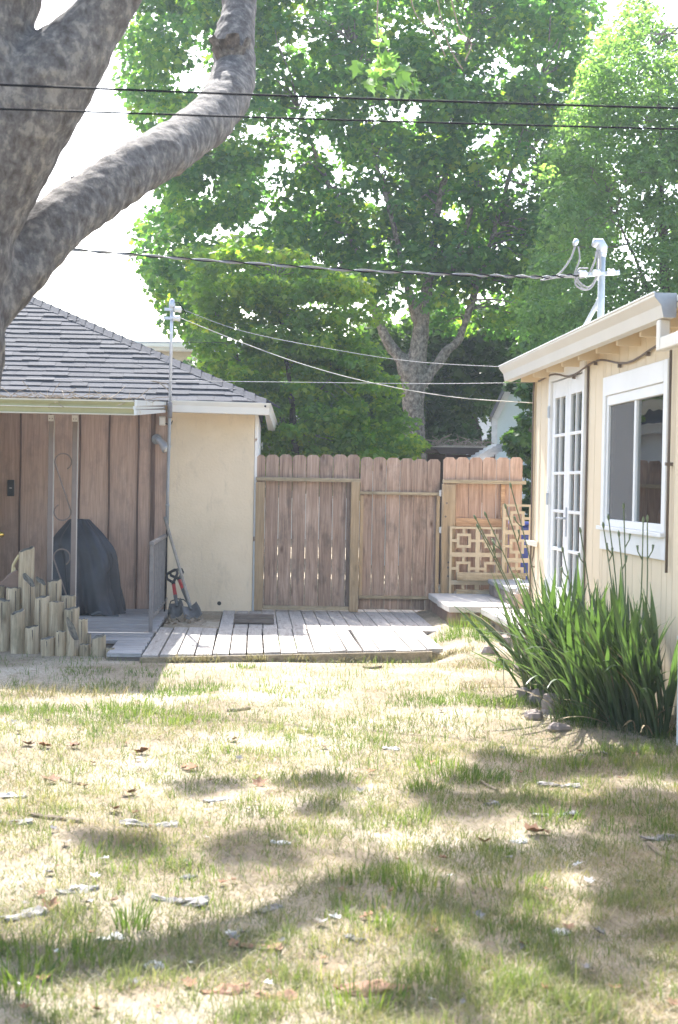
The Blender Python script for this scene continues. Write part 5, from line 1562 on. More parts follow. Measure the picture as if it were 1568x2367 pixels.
# sprawling branch of dark leaves before the shed
db = thing('laurel_bush', U(1215, 1250, 19), 'dark leafy bush between the pale shed and the house corner', 'bush')
mb = MB()
limb(mb, [tuple(U(1240,1330,19))+(0.04,), tuple(U(1235,1100,19))+(0.03,), tuple(U(1220,950,19))+(0.015,)], 7, 4)
mb.build('stem', M['barkdark'], db, True)
cs = [tuple(U(x_, y_, random.uniform(18.6,19.6))) for x_, y_ in ((1195,1015),(1215,1000),(1200,1040),(1218,1050),(1235,1030),(1195,893),(1220,900),(1235,930),(1230,970),(1225,1090),(1235,1130),(1228,1170),(1240,1200),(1220,1210),(1232,1250),(1250,1150),(1250,1080),(1225,1290),(1250,1000),(1255,930),(1260,880))]
ps, rn, ow = clump_pos(cs, [0.2]*len(cs), [85]*len(cs), flat=0.5)
leaf_cloud('foliage', ps, 0.10, db, M['lf_ivy'], '5', outward=ow, rn=rn)

# ivy-covered hedge mass farther back
iv = thing('ivy_hedge', U(900, 1180, 30), 'dark ivy-covered hedge filling the view between the plane trunk and the shed', 'hedge')
def iniv(u_, v_):
    if u_ > 990: return v_ > interp(u_, [(990,720),(1100,700),(1260,690)])
    return v_ > interp(u_, [(430,860),(600,820),(900,760),(990,720)])
def hole2(u_, v_):
    return (1000 < u_ < 1030 and 930 < v_ < 1010) or (1075 < u_ < 1125 and 935 < v_ < 990) or (1040 < u_ < 1075 and 770 < v_ < 800)
cs, rd = region_clumps(330, iniv, 28.5, 31.5, (440,1300,690,1130), 0.30, 0.5, hole2)
ps, rn, ow = clump_pos(cs, rd, [int(130*(q/0.4)**2) for q in rd], flat=0.8)
leaf_cloud('foliage', ps, 0.15, iv, M['lf_ivy'], '5', outward=ow, rn=rn)
mb = MB()
for br in ([(1110,1150,30),(1105,1050,26),(1098,985,22),(1075,930,16),(1050,880,12)],[(1100,1060,16),(1080,1035,14),(1068,1010,10)],[(1150,1100,20),(1160,960,16),(1165,880,12)],[(820,1200,22),(815,1000,18),(810,860,12)]):
    mb = MB()
    limb(mb, [tuple(U(q[0],q[1],29.4))+(q[2]/2*29.4/FU,) for q in br], 9, 4)
    mb.build('stem', M['barkdark'], iv, True)

# ------------------------------------------------------------------ background buildings
fb = thing('far_building', (-5, 33, 0), 'far beige building with white fascia glimpsed above the garage hip', 'building')
a_ = U(300, 800, 33); b_ = U(560, 800, 33)
zf0 = U(400, 812, 33).z; zf1 = U(400, 797, 33).z
box('wall', -9.0, b_.x, 33.2, 38, 0, zf0+0.05, M['farwall'], fb)
box('fascia', -9.2, b_.x+0.2, 32.9, 33.1, zf0, zf1, M['farwhite'], fb, 0.02)
box('fascia_lip', -9.2, b_.x+0.22, 32.84, 32.89, zf1-0.06, zf1+0.02, M['trim'], fb)
MB().hexa([(-9.2,32.9,zf1+0.02),(b_.x+0.2,32.9,zf1+0.02),(b_.x+0.2,36,zf1+0.30),(-9.2,36,zf1+0.30),(-9.2,32.9,zf1+0.06),(b_.x+0.2,32.9,zf1+0.06),(b_.x+0.2,36,zf1+0.36),(-9.2,36,zf1+0.36)]).build('roof', M['farwhite'], fb)
fw_ = thing('far_house', (4, 40, 0), 'white far house wall showing through gaps in the ivy hedge', 'building')
box('wall', -1.0, 9.0, 40, 44, 0, 4.1, M['farwhite'], fw_)
box('roof', -1.4, 9.4, 39.6, 44.4, 4.1, 4.3, M['barnroof'], fw_)
for x_ in (0.5, 2.6, 4.9, 7.0):
    w_ = box('window', x_, x_+0.9, 39.93, 39.99, 1.0, 2.3, M['trim'], fw_)
    box('pane', x_+0.08, x_+0.82, 39.90, 39.925, 1.08, 2.22, M['glass'], w_)
# pale gambrel shed
sd_ = thing('gambrel_shed', U(1230, 1250, 23.5), 'pale blue gambrel-roofed shed behind the fence by the house corner', 'shed')
SY = 23.5
pl = [U(1140,1250,SY), U(1140,965,SY), U(1168,905,SY), U(1200,868,SY), U(1262,846,SY), U(1330,872,SY), U(1360,905,SY), U(1386,965,SY), U(1386,1250,SY)]
poly = [(q.x, q.z) for q in pl]; poly[0] = (poly[1][0], 0.0); poly[-1] = (poly[-2][0], 0.0)
MB().prism(poly, 1, SY, SY+3.2).build('wall', M['barn'], sd_)
for i in range(1, 7):
    a_, b_ = Vector((poly[i][0], SY-0.12, poly[i][1])), Vector((poly[i+1][0], SY-0.12, poly[i+1][1]))
    d_ = (b_-a_).normalized(); nn = Vector((-d_.z, 0, d_.x))
    if nn.z < 0: nn = -nn
    if i in (1,): nn = nn
    MB().hexa([a_+nn*0.004, b_+nn*0.004, b_+nn*0.004+Vector((0,3.4,0)), a_+nn*0.004+Vector((0,3.4,0)), a_+nn*0.05, b_+nn*0.05, b_+nn*0.05+Vector((0,3.4,0)), a_+nn*0.05+Vector((0,3.4,0))]).build('roof', M['barnroof'], sd_)
    MB().hexa([a_-nn*0.09-Vector((0,-0.06,0)), b_-nn*0.09-Vector((0,-0.06,0)), b_-nn*0.09+Vector((0,0.11,0)), a_-nn*0.09+Vector((0,0.11,0)), a_+Vector((0,0.06,0)), b_+Vector((0,0.06,0)), b_+Vector((0,0.11,0)), a_+Vector((0,0.11,0))]).build('barge_board', M['farwhite'], sd_)
box('corner_trim', poly[1][0]-0.01, poly[1][0]+0.08, SY-0.03, SY-0.002, 0.0, poly[1][1], M['farwhite'], sd_)
for k in range(6):
    x_ = poly[1][0]+0.25+k*0.22
    box('batten', x_, x_+0.02, SY-0.012, SY-0.001, 0.0, poly[1][1]+0.1, M['barn'], sd_)
sd_.rotation_euler.z = -0.165
# dark garden shelter with littered roof
gsY = 20.5
ps_ = thing('garden_shelter', U(1080, 1250, gsY), 'low dark brown garden shelter with twigs on its roof, behind the gate', 'shelter')
a_ = U(1008, 1036, gsY); b_ = U(1140, 1036, gsY); z0 = U(1070,1050,gsY).z; z1 = U(1070,1037,gsY).z
MB().hexa([(a_.x+0.06,gsY,z0),(b_.x,gsY-0.01,z0),(b_.x,gsY+0.06,z0),(a_.x+0.06,gsY+0.07,z0),(a_.x,gsY,z1),(b_.x+0.02,gsY-0.01,z1+0.01),(b_.x+0.02,gsY+0.06,z1+0.01),(a_.x,gsY+0.07,z1)]).build('beam', M['pergola'], ps_)
box('roof', a_.x-0.05, b_.x+0.1, gsY+0.08, gsY+2.0, z1-0.03, z1+0.015, M['pergola'], ps_)
for xu in (1037, 1130):
    x_ = U(xu, 1100, gsY).x
    box('post', x_-0.035, x_+0.035, gsY+0.01, gsY+0.055, 0, z0-0.001, M['pergola'], ps_)
box('back_wall', a_.x+0.1, b_.x+0.1, gsY+1.9, gsY+1.95, 0, z1-0.04, M['pergola'], ps_)
MB().hexa([(a_.x,gsY+0.1,z1+0.016),(b_.x,gsY+0.1,z1+0.016),(b_.x,gsY+1.9,z1+0.016),(a_.x,gsY+1.9,z1+0.016),(a_.x+0.1,gsY+0.2,z1+0.045),(b_.x-0.05,gsY+0.2,z1+0.05),(b_.x-0.05,gsY+1.8,z1+0.08),(a_.x+0.1,gsY+1.8,z1+0.06)]).build('leaf_litter', M['twig'], ps_)
mb = MB()
for k in range(60):
    p_ = Vector((random.uniform(a_.x, b_.x), random.uniform(gsY+0.1, gsY+1.0), z1+0.05))
    d_ = Vector((random.uniform(-1,1), random.uniform(-1,1), random.uniform(0,0.45))).normalized()*random.uniform(0.1,0.35)
    mb.tube([p_, p_+d_*0.5+Vector((0,0,0.03)), p_+d_], 0.006, 4)
mb.build('litter_twigs', M['twig'], ps_)
# small lean-to with stepped shingles at its side
ln = thing('lean_to_roof', U(1130, 1250, 19.6), 'small stepped shingle roof edge rising from the fence to the pale shed', 'roof')
for k in range(8):
    t = k/7
    p0 = U(1086+t*68, 1066-t*40, 19.6)
    MB().hexa([(p0.x-0.05,19.55,p0.z-0.03),(p0.x+0.20,19.55,p0.z+0.0),(p0.x+0.20,20.3,p0.z+0.0),(p0.x-0.05,20.3,p0.z-0.03),(p0.x-0.04,19.55,p0.z-0.005),(p0.x+0.21,19.55,p0.z+0.03),(p0.x+0.21,20.3,p0.z+0.03),(p0.x-0.04,20.3,p0.z-0.005)]).build('shingle', M['galv'], ln)
box('support_post', p0.x-0.1, p0.x-0.03, 19.7, 19.77, 0, p0.z-0.06, M['pergola'], ln)
# pale far fence section seen low between leaves
p = U(893, 1052, 27.5)
pf = thing('pale_far_fence', (p.x, 27.5, 0), 'pale blue-grey far fence piece just above the gate boards', 'fence')
for k in range(5):
    box('board', p.x-0.25+k*0.105, p.x-0.25+k*0.105+0.1, 27.5, 27.53, 0, U(893,1044,27.5).z, M['barn'], pf)
box('rail', p.x-0.25, p.x+0.27, 27.46, 27.499, 1.2, 1.28, M['barn'], pf)

# ------------------------------------------------------------------ iris clump
ir = thing('iris_clump', (2.1, 10.0, 0), 'large iris clump with long green strap leaves and seed stalks by the cream house', 'plant')
blades = []
def blade_mesh(bend, fold, wid, seed):
    r_ = random.Random(seed); n_ = 9; vs = []
    x = 0.0; z = 0.0; ang = 0.0
    pts = [(0.0, 0.0, 0.0)]
    for i in range(n_):
        t = (i+1)/n_
        ang = bend*t**1.6
        if fold and t > fold: ang = bend*t + 2.1
        x += math.sin(ang)/n_; z += math.cos(ang)/n_
        pts.append((x, z, ang))
    for i, (px_, pz_, a_) in enumerate(pts):
        t = i/n_
        w = wid*(0.75+0.5*math.sin(t*math.pi*0.75))*(1 if t < 0.75 else max(0.05, (1-t)/0.25))
        tw = 0.5*t*r_.uniform(-1, 1)*0.2
        vs += [(px_, -w, pz_), (px_+w*0.25, 0, pz_), (px_, w, pz_)]
    fs = []
    for i in range(n_):
        for j in range(2):
            fs.append((i*3+j, i*3+j+1, (i+1)*3+j+1, (i+1)*3+j))
    me = bpy.data.meshes.new('leaf'); me.from_pydata(vs, [], fs); me.materials.append(M['lf_iris'])
    me.polygons.foreach_set('use_smooth', [True]*len(me.polygons))
    return me
for k in range(14):
    blades.append(blade_mesh(random.choice((0.1, 0.3, 0.5, 0.8, 1.3))*random.uniform(0.7,1.2), 0, random.uniform(0.010, 0.0145), k))
foldm = [blade_mesh(0.5, random.uniform(0.55, 0.72), 0.017, 50+k) for k in range(4)]
centers = [((2.19, 9.45), 0.21, 86), ((2.12, 10.0), 0.19, 48), ((2.34, 9.75), 0.15, 40), ((2.06, 10.45), 0.15, 42), ((2.3, 10.5), 0.14, 20), ((2.33, 9.08), 0.14, 40), ((2.40, 8.85), 0.09, 16)]
def put_leaf(me, base, az, tilt, L, wsc=1.0, mat=None):
    ob = bpy.data.objects.new('leaf', me); COL.objects.link(ob)
    place(ob, Vector(base), ir)
    rot = Matrix.Rotation(az, 4, 'Z') @ Matrix.Rotation(tilt, 4, 'Y') @ Matrix.Rotation(random.uniform(-0.6,0.6), 4, 'Z')
    ob.rotation_euler = rot.to_euler()
    ob.scale = (L, L*wsc, L)
    return ob
for (c, sp_, n_) in centers:
    for k in range(n_):
        a_ = random.uniform(0, 2*math.pi); q = sp_*math.sqrt(random.uniform(0, 1))
        bx, by = c[0]+q*math.cos(a_), c[1]+q*math.sin(a_)*1.2
        if bx > 2.46: bx = 2.46
        rel = q/sp_
        az = a_+random.uniform(-1.3, 1.3)
        tilt = 0.05+(0.25+rel)*random.uniform(0.02, 0.5)
        L = random.uniform(0.55, 1.0)
        if math.cos(az) > 0.3: tilt *= max(0.1, min(1, (2.5-bx)/0.35))
        if math.cos(az) > 0.3 and bx+L*(tilt+0.25)*math.cos(az) > 2.5: az = math.pi-az
        mesh = random.choice(blades)
        put_leaf(mesh, (bx, by, gzf(bx, by)-0.02), az, tilt, L, random.uniform(0.9, 1.4))
# the remaining crowded leaves, one mass
mb = MB()
for k in range(330):
    (c, sp_, n_) = random.choice(centers)
    a_ = random.uniform(0, 2*math.pi); q = sp_*1.05*math.sqrt(random.uniform(0, 1))
    bx, by = min(2.44, c[0]+q*math.cos(a_)), c[1]+q*math.sin(a_)*1.2
    me_ = random.choice(blades)
    L = random.uniform(0.45, 0.92)
    rot = Matrix.Rotation(a_+random.uniform(-0.7,0.7), 4, 'Z') @ Matrix.Rotation(0.05+q/sp_*random.uniform(0.05,0.4), 4, 'Y') @ Matrix.Rotation(random.uniform(-0.6,0.6), 4, 'Z')
    vv = [Vector((bx, by, gzf(bx, by)-0.02)) + rot @ (v_.co*L) for v_ in me_.vertices]
    if max(v_.x for v_ in vv) > 2.51: continue
    mb.add(vv, [tuple(p_.vertices) for p_ in me_.polygons])
tag(mb.build('leaves', M['lf_iris'], ir, True), None, None, None, 'stuff')
# conspicuous drooping leaves
for (bu, bv, az, tilt, L, w_) in ((1300,1620,3.3,0.35,0.62,1.6),(1420,1655,3.5,0.18,0.55,1.7),(1265,1600,3.2,0.55,0.70,1.4),(1250,1610,3.0,0.7,0.66,1.3),(1240,1600,3.5,0.8,0.6,1.2),(1350,1600,3.0,0.2,0.7,1.4)):
    p = G(bu, bv, 0.0)
    put_leaf(random.choice(foldm), (p.x, p.y, 0.0), az, tilt, L, w_)
# long outlying leaves
for (bu, bv, az, tilt, L) in ((1250,1590,3.25,1.15,0.75),(1245,1600,3.5,1.05,0.7),(1260,1590,2.8,0.9,0.7),(1255,1600,3.9,0.95,0.65)):
    p = G(bu, bv, 0.0)
    put_leaf(blades[3], (p.x, p.y, 0.02), az, tilt, L, 1.1)
# seed stalks
for i, (tu, tv, bu, bv, Y) in enumerate(((1099,1197,1262,1580,10.7),(1123,1190,1270,1580,10.6),(1105,1218,1255,1590,10.8),(1181,1123,1275,1560,10.6),(1169,1171,1270,1570,10.8),(1407,1197,1432,1600,9.8),(1442,1171,1428,1600,9.7),(1342,1227,1372,1600,9.9),(1431,1235,1437,1600,9.6),(1488,1203,1450,1620,9.4),(1559,1200,1470,1620,9.3),(1301,1271,1340,1580,10.2),(1395,1215,1425,1590,9.8))):
    tp = U(tu, tv, Y); bs = U(bu, bv, Y); bs.z = 0.0
    if tp.x > 2.44: tp.x = 2.44
    if bs.x > 2.40: bs.x = 2.40
    md = bs.lerp(tp, 0.5)+Vector((0.03, 0, 0.05))
    pts = smooth_path([bs, md, tp], 6)
    st_ = MB().tube(pts, [0.0042]*len(pts), 5).build('stalk', M['stalk'], ir, True)
    d_ = (tp-md).normalized()
    MB().lathe(tp-d_*0.02, [(0.003,0),(0.008,0.012),(0.009,0.028),(0.003,0.045)], 7, d_).build('seed_pod', M['stalk'], st_, True)
    side = d_.cross(Vector((0,1,0))).normalized()*(1 if i % 2 else -1)
    b0 = pts[-4]
    MB().tube([b0, b0+d_*0.05+side*0.03, b0+d_*0.09+side*0.035], [0.004,0.004,0.009], 5).build('side_pod', M['stalk'], st_, True)
# dry thatch at the foot
V = []; F = []
dm = blade_mesh(0.9, 0, 0.012, 99); dm.materials.clear(); dm.materials.append(M['dryleaf'])
for k in range(26):
    c, sp_, n_ = random.choice(centers)
    a_ = random.uniform(math.pi*0.75, math.pi*1.9)
    bx, by = c[0]+sp_*0.9*math.cos(a_), c[1]+sp_*0.9*math.sin(a_)
    o = put_leaf(dm, (bx, by, 0.01), a_, random.uniform(0.5, 1.1), random.uniform(0.25, 0.5), 1.0)
    o.name = 'dry_leaf'
for k in range(22):
    c, sp_, n_ = random.choice(centers)
    a_ = random.uniform(0, 2*math.pi)
    o = put_leaf(dm, (c[0]+sp_*0.5*math.cos(a_)-0.03, c[1]+sp_*0.5*math.sin(a_), 0.01), random.uniform(2.0,4.4), random.uniform(0.1,0.5), random.uniform(0.5,0.85), 0.8)
    o.name = 'dry_leaf'

# ------------------------------------------------------------------ gutter debris
mb = MB()
for k in range(150):
    u_ = random.uniform(5, 385)
    dens = 1.0 if u_ < 210 else 0.55
    if random.random() > dens: continue
    p_ = U(u_, random.uniform(922, 931), 12.62)
    p_.z = 2.098+random.uniform(0, 0.03)
    if p_.x > -0.99:
        p_.y = 12.7+(p_.x+0.99)/0.06*2.5; p_.z = 2.11+(p_.y-12.6)*0.055
        if p_.y > 15.5: continue
    d_ = Vector((random.uniform(-1,1), random.uniform(-0.4,0.4), random.uniform(-0.12,0.32))).normalized()*random.uniform(0.06,0.26)
    mb.tube([p_, p_+d_*0.5+Vector((0,0,random.uniform(-0.02,0.02))), p_+d_], random.uniform(0.002,0.0035), 4)
tag(mb.build('gutter_twigs', M['twig'], None), 'dry twigs and leaves lying along the olive gutter', None, None, 'stuff')
tw = thing('fallen_twig', U(365, 890, 15.9), 'small forked dead twig on the garage shingles beside the mast', 'twig')
pp = [U(348,880,15.7),U(368,884,15.7),U(382,895,15.65),U(395,907,15.6)]
for p_ in pp: p_.z += 0.0
MB().tube(pp, [0.004,0.007,0.007,0.005], 5).build('stem', M['twig'], tw)
MB().tube([pp[1], U(385,886,15.7), U(398,901,15.65)], 0.005, 5).build('fork', M['twig'], tw)

# ------------------------------------------------------------------ lawn litter: shed bark, sticks, leaves
def bark_piece(p, az, L, W, lab, mat='barkbit', fork=True, curl=0.9):
    n_, m_ = 9, 6; mb = MB()
    def shell(o_, az_, L_, W_):
        vs = []
        ca, sa2 = math.cos(az_), math.sin(az_)
        ph = random.uniform(0, 6)
        for i in range(n_):
            s_ = i/(n_-1)
            w = W_*(0.55+0.45*math.sin(s_*2.6+0.3))*(1+0.3*math.sin(7*s_+ph))*random.uniform(0.8,1.15)
            bx = L_*(s_-0.5); bend = 0.06*L_*math.sin(s_*3+ph)
            for j in range(m_):
                a_ = (j/(m_-1)-0.5)*2*curl*1.2
                jg = random.uniform(0.7,1.25); yy_ = math.sin(a_)*w*0.55*jg+bend; zz_ = (math.cos(a_*1.1+0.3*math.sin(4*s_+ph)))*w*0.26*jg+random.uniform(-0.003,0.003)+0.04*L_*(s_-0.5)**2*4
                vs.append((o_[0]+bx*ca-yy_*sa2, o_[1]+bx*sa2+yy_*ca, o_[2]+zz_))
        mb.add(vs, [(i*m_+j, i*m_+j+1, (i+1)*m_+j+1, (i+1)*m_+j) for i in range(n_-1) for j in range(m_-1)])
    shell(p, az, L, W)
    if fork: shell((p[0]+0.2*L*math.cos(az), p[1]+0.2*L*math.sin(az)+0.01, p[2]+0.004), az+random.choice((-0.75, 0.75)), L*0.6, W*0.6)
    o = mb.build('bark_piece', M[mat], None, False)
    s_ = o.modifiers.new('solid', 'SOLIDIFY'); s_.thickness = 0.004
    return tag(o, lab, 'bark')
def gp_(xu, yu, dz=0.02):
    p = G(xu, yu, 0.0); return (p.x, p.y, gzf(p.x, p.y)+dz)
for (xu, yu, az, L, W, lab, mat, fk) in (
 (345,1893,0.1,0.24,0.06,'forked grey bark curl, largest on the left lawn','barkbit',True),
 (180,2046,-0.05,0.15,0.045,'whitish forked bark piece left of the curved shadow','barkbit',True),
 (417,2066,-0.35,0.20,0.05,'forked grey bark piece above the curved limb shadow','barkbit',True),
 (55,2105,0.5,0.16,0.05,'pale bark piece at the lower left edge of the lawn','barkbit',False),
 (20,1890,0.15,0.20,0.05,'grey bark curl cut by the left frame edge','barkbit',False),
 (255,2145,1.2,0.08,0.04,'small bright bark chip at the edge of the limb shadow','gravelwhite',False),
 (352,2207,0.6,0.06,0.05,'chunky white bark chip on the sunlit lower lawn','gravelwhite',False),
 (1292,1806,0.35,0.20,0.06,'grey bark piece in the dappled shade at right','barkbit',True),
 (1285,1877,0.35,0.20,0.03,'slender pale bark strip below the dappled shade','gravelwhite',False),
 (1525,1925,0.1,0.16,0.05,'pale bark piece near the right frame edge','barkbit',False),
 (870,2262,-0.5,0.20,0.07,'curved reddish-brown bark slab at the lower middle','barkbrown',True),
 (520,2258,0.1,0.15,0.05,'tan bark strip on the lower lawn','barkbrown',False),
 (640,2272,0.05,0.12,0.05,'dark curled bark strip right of the tan strip','barkbrown',False),
 (590,2168,0.2,0.16,0.035,'thin brown bark strip along the limb shadow','barkbrown',False),
 (437,2010,0.1,0.07,0.03,'small dark bark bit on the mid lawn','barkbit',False),
 (625,2073,0.5,0.10,0.04,'brownish bark bit at the upper edge of the limb shadow','barkbit',True),
 (650,1935,0.0,0.08,0.03,'small white bark flake at mid lawn','gravelwhite',False),
 (905,1726,0.2,0.09,0.04,'white bark flakes in the upper middle lawn','gravelwhite',True),
 (1300,2140,-0.2,0.06,0.04,'white chip on the lower right lawn','gravelwhite',False),
 (1137,1860,0.4,0.06,0.04,'small grey chip in the right dapples','barkbit',False),
 (1200,1925,0.2,0.07,0.03,'pale chip with a brown leaf at mid right','gravelwhite',False),
 (500,1832,0.4,0.12,0.025,'slim pale bark sliver at upper mid lawn','gravelwhite',False),
 (30,1830,0.1,0.13,0.05,'pale bark bits at the left edge, upper lawn','gravelwhite',False),
 (820,2155,-0.4,0.07,0.03,'little grey chip inside the limb shadow','barkbit',False)):
    bark_piece(gp_(xu, yu, -0.12*W), az+random.uniform(-0.5,0.5), L*1.05, W*1.25, lab, mat, fk)
def stick(pts, r_, lab, mat='twig'):
    q = [Vector(gp_(a, b, 0.008)) for a, b in pts]
    return tag(MB().tube(smooth_path(q, 4), [r_*random.uniform(0.8,1.15) for _ in range(4*(len(q)-1)+1)], 6).build('fallen_stick', M[mat], None), lab, 'stick')
stick([(68,1873),(110,1882),(160,1891),(190,1896)], 0.010, 'straight brown stick on the left lawn')
stick([(525,1645),(550,1645),(578,1640)], 0.010, 'dark stick lying on the bare upper lawn')
stick([(1500,1935),(1530,1955),(1568,1975),(1600,1990)], 0.012, 'pale branch entering from the right frame edge')
stick([(140,1790),(165,1800),(188,1803)], 0.007, 'short dark twig left of centre on the lawn')
stick([(840,1555),(860,1558),(880,1556)], 0.012, 'short brown stick on the sand before the walkway')
stick([(1110,1790),(1128,1805),(1150,1820)], 0.008, 'dark stick in the shaded right lawn')
def dead_leaf(xu, yu, s_, lab, mat='leafdead', group=None):
    p = Vector(gp_(xu, yu, 0.012)); az = random.uniform(0, 6.28); tl = random.uniform(-0.5, 0.5)
    R_ = Matrix.Rotation(az, 3, 'Z') @ Matrix.Rotation(tl, 3, 'X')
    s_ *= 0.8
    vs = [p + R_ @ Vector((q[0]*s_, (q[1]-0.4)*s_, (0.5*abs(q[0])+0.3*(q[1]-0.4)**2)*s_)) for q in LEAF5] + [p]
    o = MB().add(vs, [(i, (i+1)%12, 12) for i in range(12)]).build('fallen_leaf', M[mat], None)
    return tag(o, lab, 'leaf', group)
for (xu, yu, s_, lab) in ((62,1718,0.10,'brown leaf pair left, nearer the frame edge'),(105,1722,0.12,'large orange-brown leaf on the left upper lawn'),(170,1722,0.10,'curled brown leaf right of the large orange one'),(330,1735,0.14,'long dark brown leaf on the upper lawn'),(445,1768,0.13,'brown leaf at the left of the small dapple'),
   (115,1800,0.12,'reddish leaf standing upright at left'),(600,1806,0.10,'bright orange leaf right of the small dapple'),(300,1832,0.12,'dull brown leaf above the forked bark'),(265,1868,0.08,'small orange leaf by the bare patch'),(100,2250,0.07,'red leaf at the lower left'),(118,2090,0.10,'orange leaf above the curved shadow, left'),(1240,1912,0.14,'dark brown leaf litter lump at right'),(1120,1930,0.08,'reddish leaf beside the pale chip'),(430,1765,0.07,'small tan leaf at upper mid lawn'),(860,1775,0.07,'tan leaf at the centre of the lawn'),(540,1708,0.08,'dry tan leaf on the bare upper lawn')):
    dead_leaf(xu, yu, s_, lab)
for k in range(120):
    xu = random.uniform(0, 1568); yu = random.uniform(1640, 2330)
    dead_leaf(xu, yu, random.uniform(0.025, 0.065), 'tiny dry leaf or bark fragment scattered in the lawn', random.choice(('leafdead','barkbit','gravelwhite','barkbrown')), 'tiny leaf fragments')
# leaf litter at the shovels' feet
mb = MB()
for k in range(60):
    p_ = G(random.uniform(385, 470), random.uniform(1436, 1450), 0.1); p_.y += random.uniform(0, 0.35); p_.z = 0.105
    d_ = Vector((random.uniform(-1,1), random.uniform(-1,1), random.uniform(0,0.5))).normalized()*random.uniform(0.02,0.06)
    e_ = Vector((-d_.y, d_.x, 0.01))*0.5
    mb.add([p_, p_+d_*0.5+e_, p_+d_+Vector((0,0,0.012)), p_+d_*0.5-e_], [(0,1,2,3)])
tag(mb.build('leaf_litter', M['twig'], None), 'dry leaf litter piled at the feet of the shovels', None, None, 'stuff')
# bare dirt strip beside the walkway under the shovels
tag(box('bare_dirt', -0.83, -0.31, 14.2, 16.14, 0.02, 0.085, M['ground']), 'strip of bare dirt beside the walkway planks', None, None, 'structure')

# ------------------------------------------------------------------ grass
def blades_mesh(name, x, y, z, h, w, lean, az, rnd, mat, label):
    N = len(x)
    fa = rng.uniform(0, 2*math.pi, N)
    wx, wy = np.cos(fa)*w/2, np.sin(fa)*w/2
    lx_, ly_ = np.cos(az)*lean*h, np.sin(az)*lean*h
    hv = h*np.sqrt(np.clip(1-lean**2*0.8, 0.08, 1))
    V = np.empty((N,5,3))
    V[:,0] = np.stack([x-wx, y-wy, z], 1); V[:,1] = np.stack([x+wx, y+wy, z], 1)
    V[:,2] = np.stack([x-wx*0.75+lx_*0.35, y-wy*0.75+ly_*0.35, z+hv*0.6], 1); V[:,3] = np.stack([x+wx*0.75+lx_*0.35, y+wy*0.75+ly_*0.35, z+hv*0.6], 1)
    V[:,4] = np.stack([x+lx_, y+ly_, z+hv], 1)
    b0 = (np.arange(N)*5)[:,None]
    F = np.concatenate([b0+np.array([[0,1,3]]), b0+np.array([[0,3,2]]), b0+np.array([[2,3,4]])], 0)
    o = mesh_tris(name, V.reshape(-1,3), F, np.repeat(rnd, 5), None, mat)
    return tag(o, label, None, None, 'stuff')
def lawn_points(n_, dens0):
    # sample depth so that near ground is denser
    Y = 3.3*np.exp(rng.uniform(0, 1, n_)*math.log(12.6/3.3))
    hw = 0.30*Y+0.9
    X = rng.uniform(-1, 1, n_)*hw + 0.056*Y
    return X, Y
def lawn_ok(X, Y):
    ok = np.ones(len(X), bool)
    ok &= ~((Y > 11.78+(X+0.85)*0.28) & (X > -0.95) & (X < 1.56))
    ok &= ~((Y > 12.15) & (X < -0.85))
    ok &= ~((X > 2.12) & (Y > 11.4))
    ok &= X < 2.45
    return ok
# flattened thatch
n_ = 190000
X, Y = lawn_points(n_, 1)
thin = 1-0.72*sstep(9.3, 11.4, Y+0.5*(vnoise(X*1.5, Y*1.5, 8)-0.5)*3)
cl = vnoise(X*1.2, Y*1.2, 11)*0.5+vnoise(X*4.3, Y*4.3, 12)*0.5
k_ = lawn_ok(X, Y) & (rng.uniform(0,1,n_) < np.clip(0.25+1.2*(cl-0.2), 0.1, 1)*thin)
x, y = X[k_], Y[k_]; N = len(x)
h = rng.uniform(0.02, 0.075, N)
w = rng.uniform(0.0022, 0.0042, N)*(0.7+0.05*y)
blades_mesh('straw_thatch', x, y, gz(x,y)+rng.uniform(0.0,0.012,N), h, w, rng.uniform(0.93, 1.09, N), rng.uniform(0,2*math.pi,N), np.clip(0.5*rng.uniform(0,1,N)+0.5*vnoise(x*5.1,y*5.1,14),0,1), M['grass_d'], 'flattened dry straw thatch between the standing grass')
# standing olive-yellow turf
n_ = 330000
X, Y = lawn_points(n_, 1)
big_ = vnoise(X*0.9, Y*0.9, 11)*0.45+vnoise(X*2.7, Y*2.7, 12)*0.55
fine = vnoise(X*7, Y*7, 13)
clump = sstep(0.30, 0.62, vnoise(X*5.3, Y*5.3, 18)*0.6+vnoise(X*11.0, Y*11.0, 20)*0.4)
thin = 1-0.85*sstep(9.0, 11.3, Y+(vnoise(X*1.5, Y*1.5, 8)-0.5)*2.0)
k_ = lawn_ok(X, Y) & (rng.uniform(0,1,n_) < np.clip(0.25+1.1*big_, 0, 1)*(0.08+0.92*clump)*thin)
x, y = X[k_], Y[k_]; N = len(x)
tus = sstep(0.55, 0.8, vnoise(x*3.1, y*3.1, 17)); tus2 = sstep(0.5, 0.8, vnoise(x*8.3, y*8.3, 19))
h = rng.uniform(0.012, 0.040, N)*(0.45+0.55*fine[k_]+0.6*tus+0.75*tus2)
h = np.where(rng.uniform(0,1,N) < 0.012, rng.uniform(0.07,0.13,N), h)
w = rng.uniform(0.0022, 0.0044, N)*(0.65+0.06*y)
blades_mesh('dry_grass', x, y, gz(x,y)-0.004, h, w, rng.uniform(0.15, 0.95, N), rng.uniform(0,2*math.pi,N), np.clip(0.45*rng.uniform(0,1,N)+0.35*vnoise(x*1.7,y*1.7,14)+0.45*vnoise(x*6.7,y*6.7,15)-0.12,0,1), M['grass_o'], 'short half-dry yellow-green grass of the lawn')
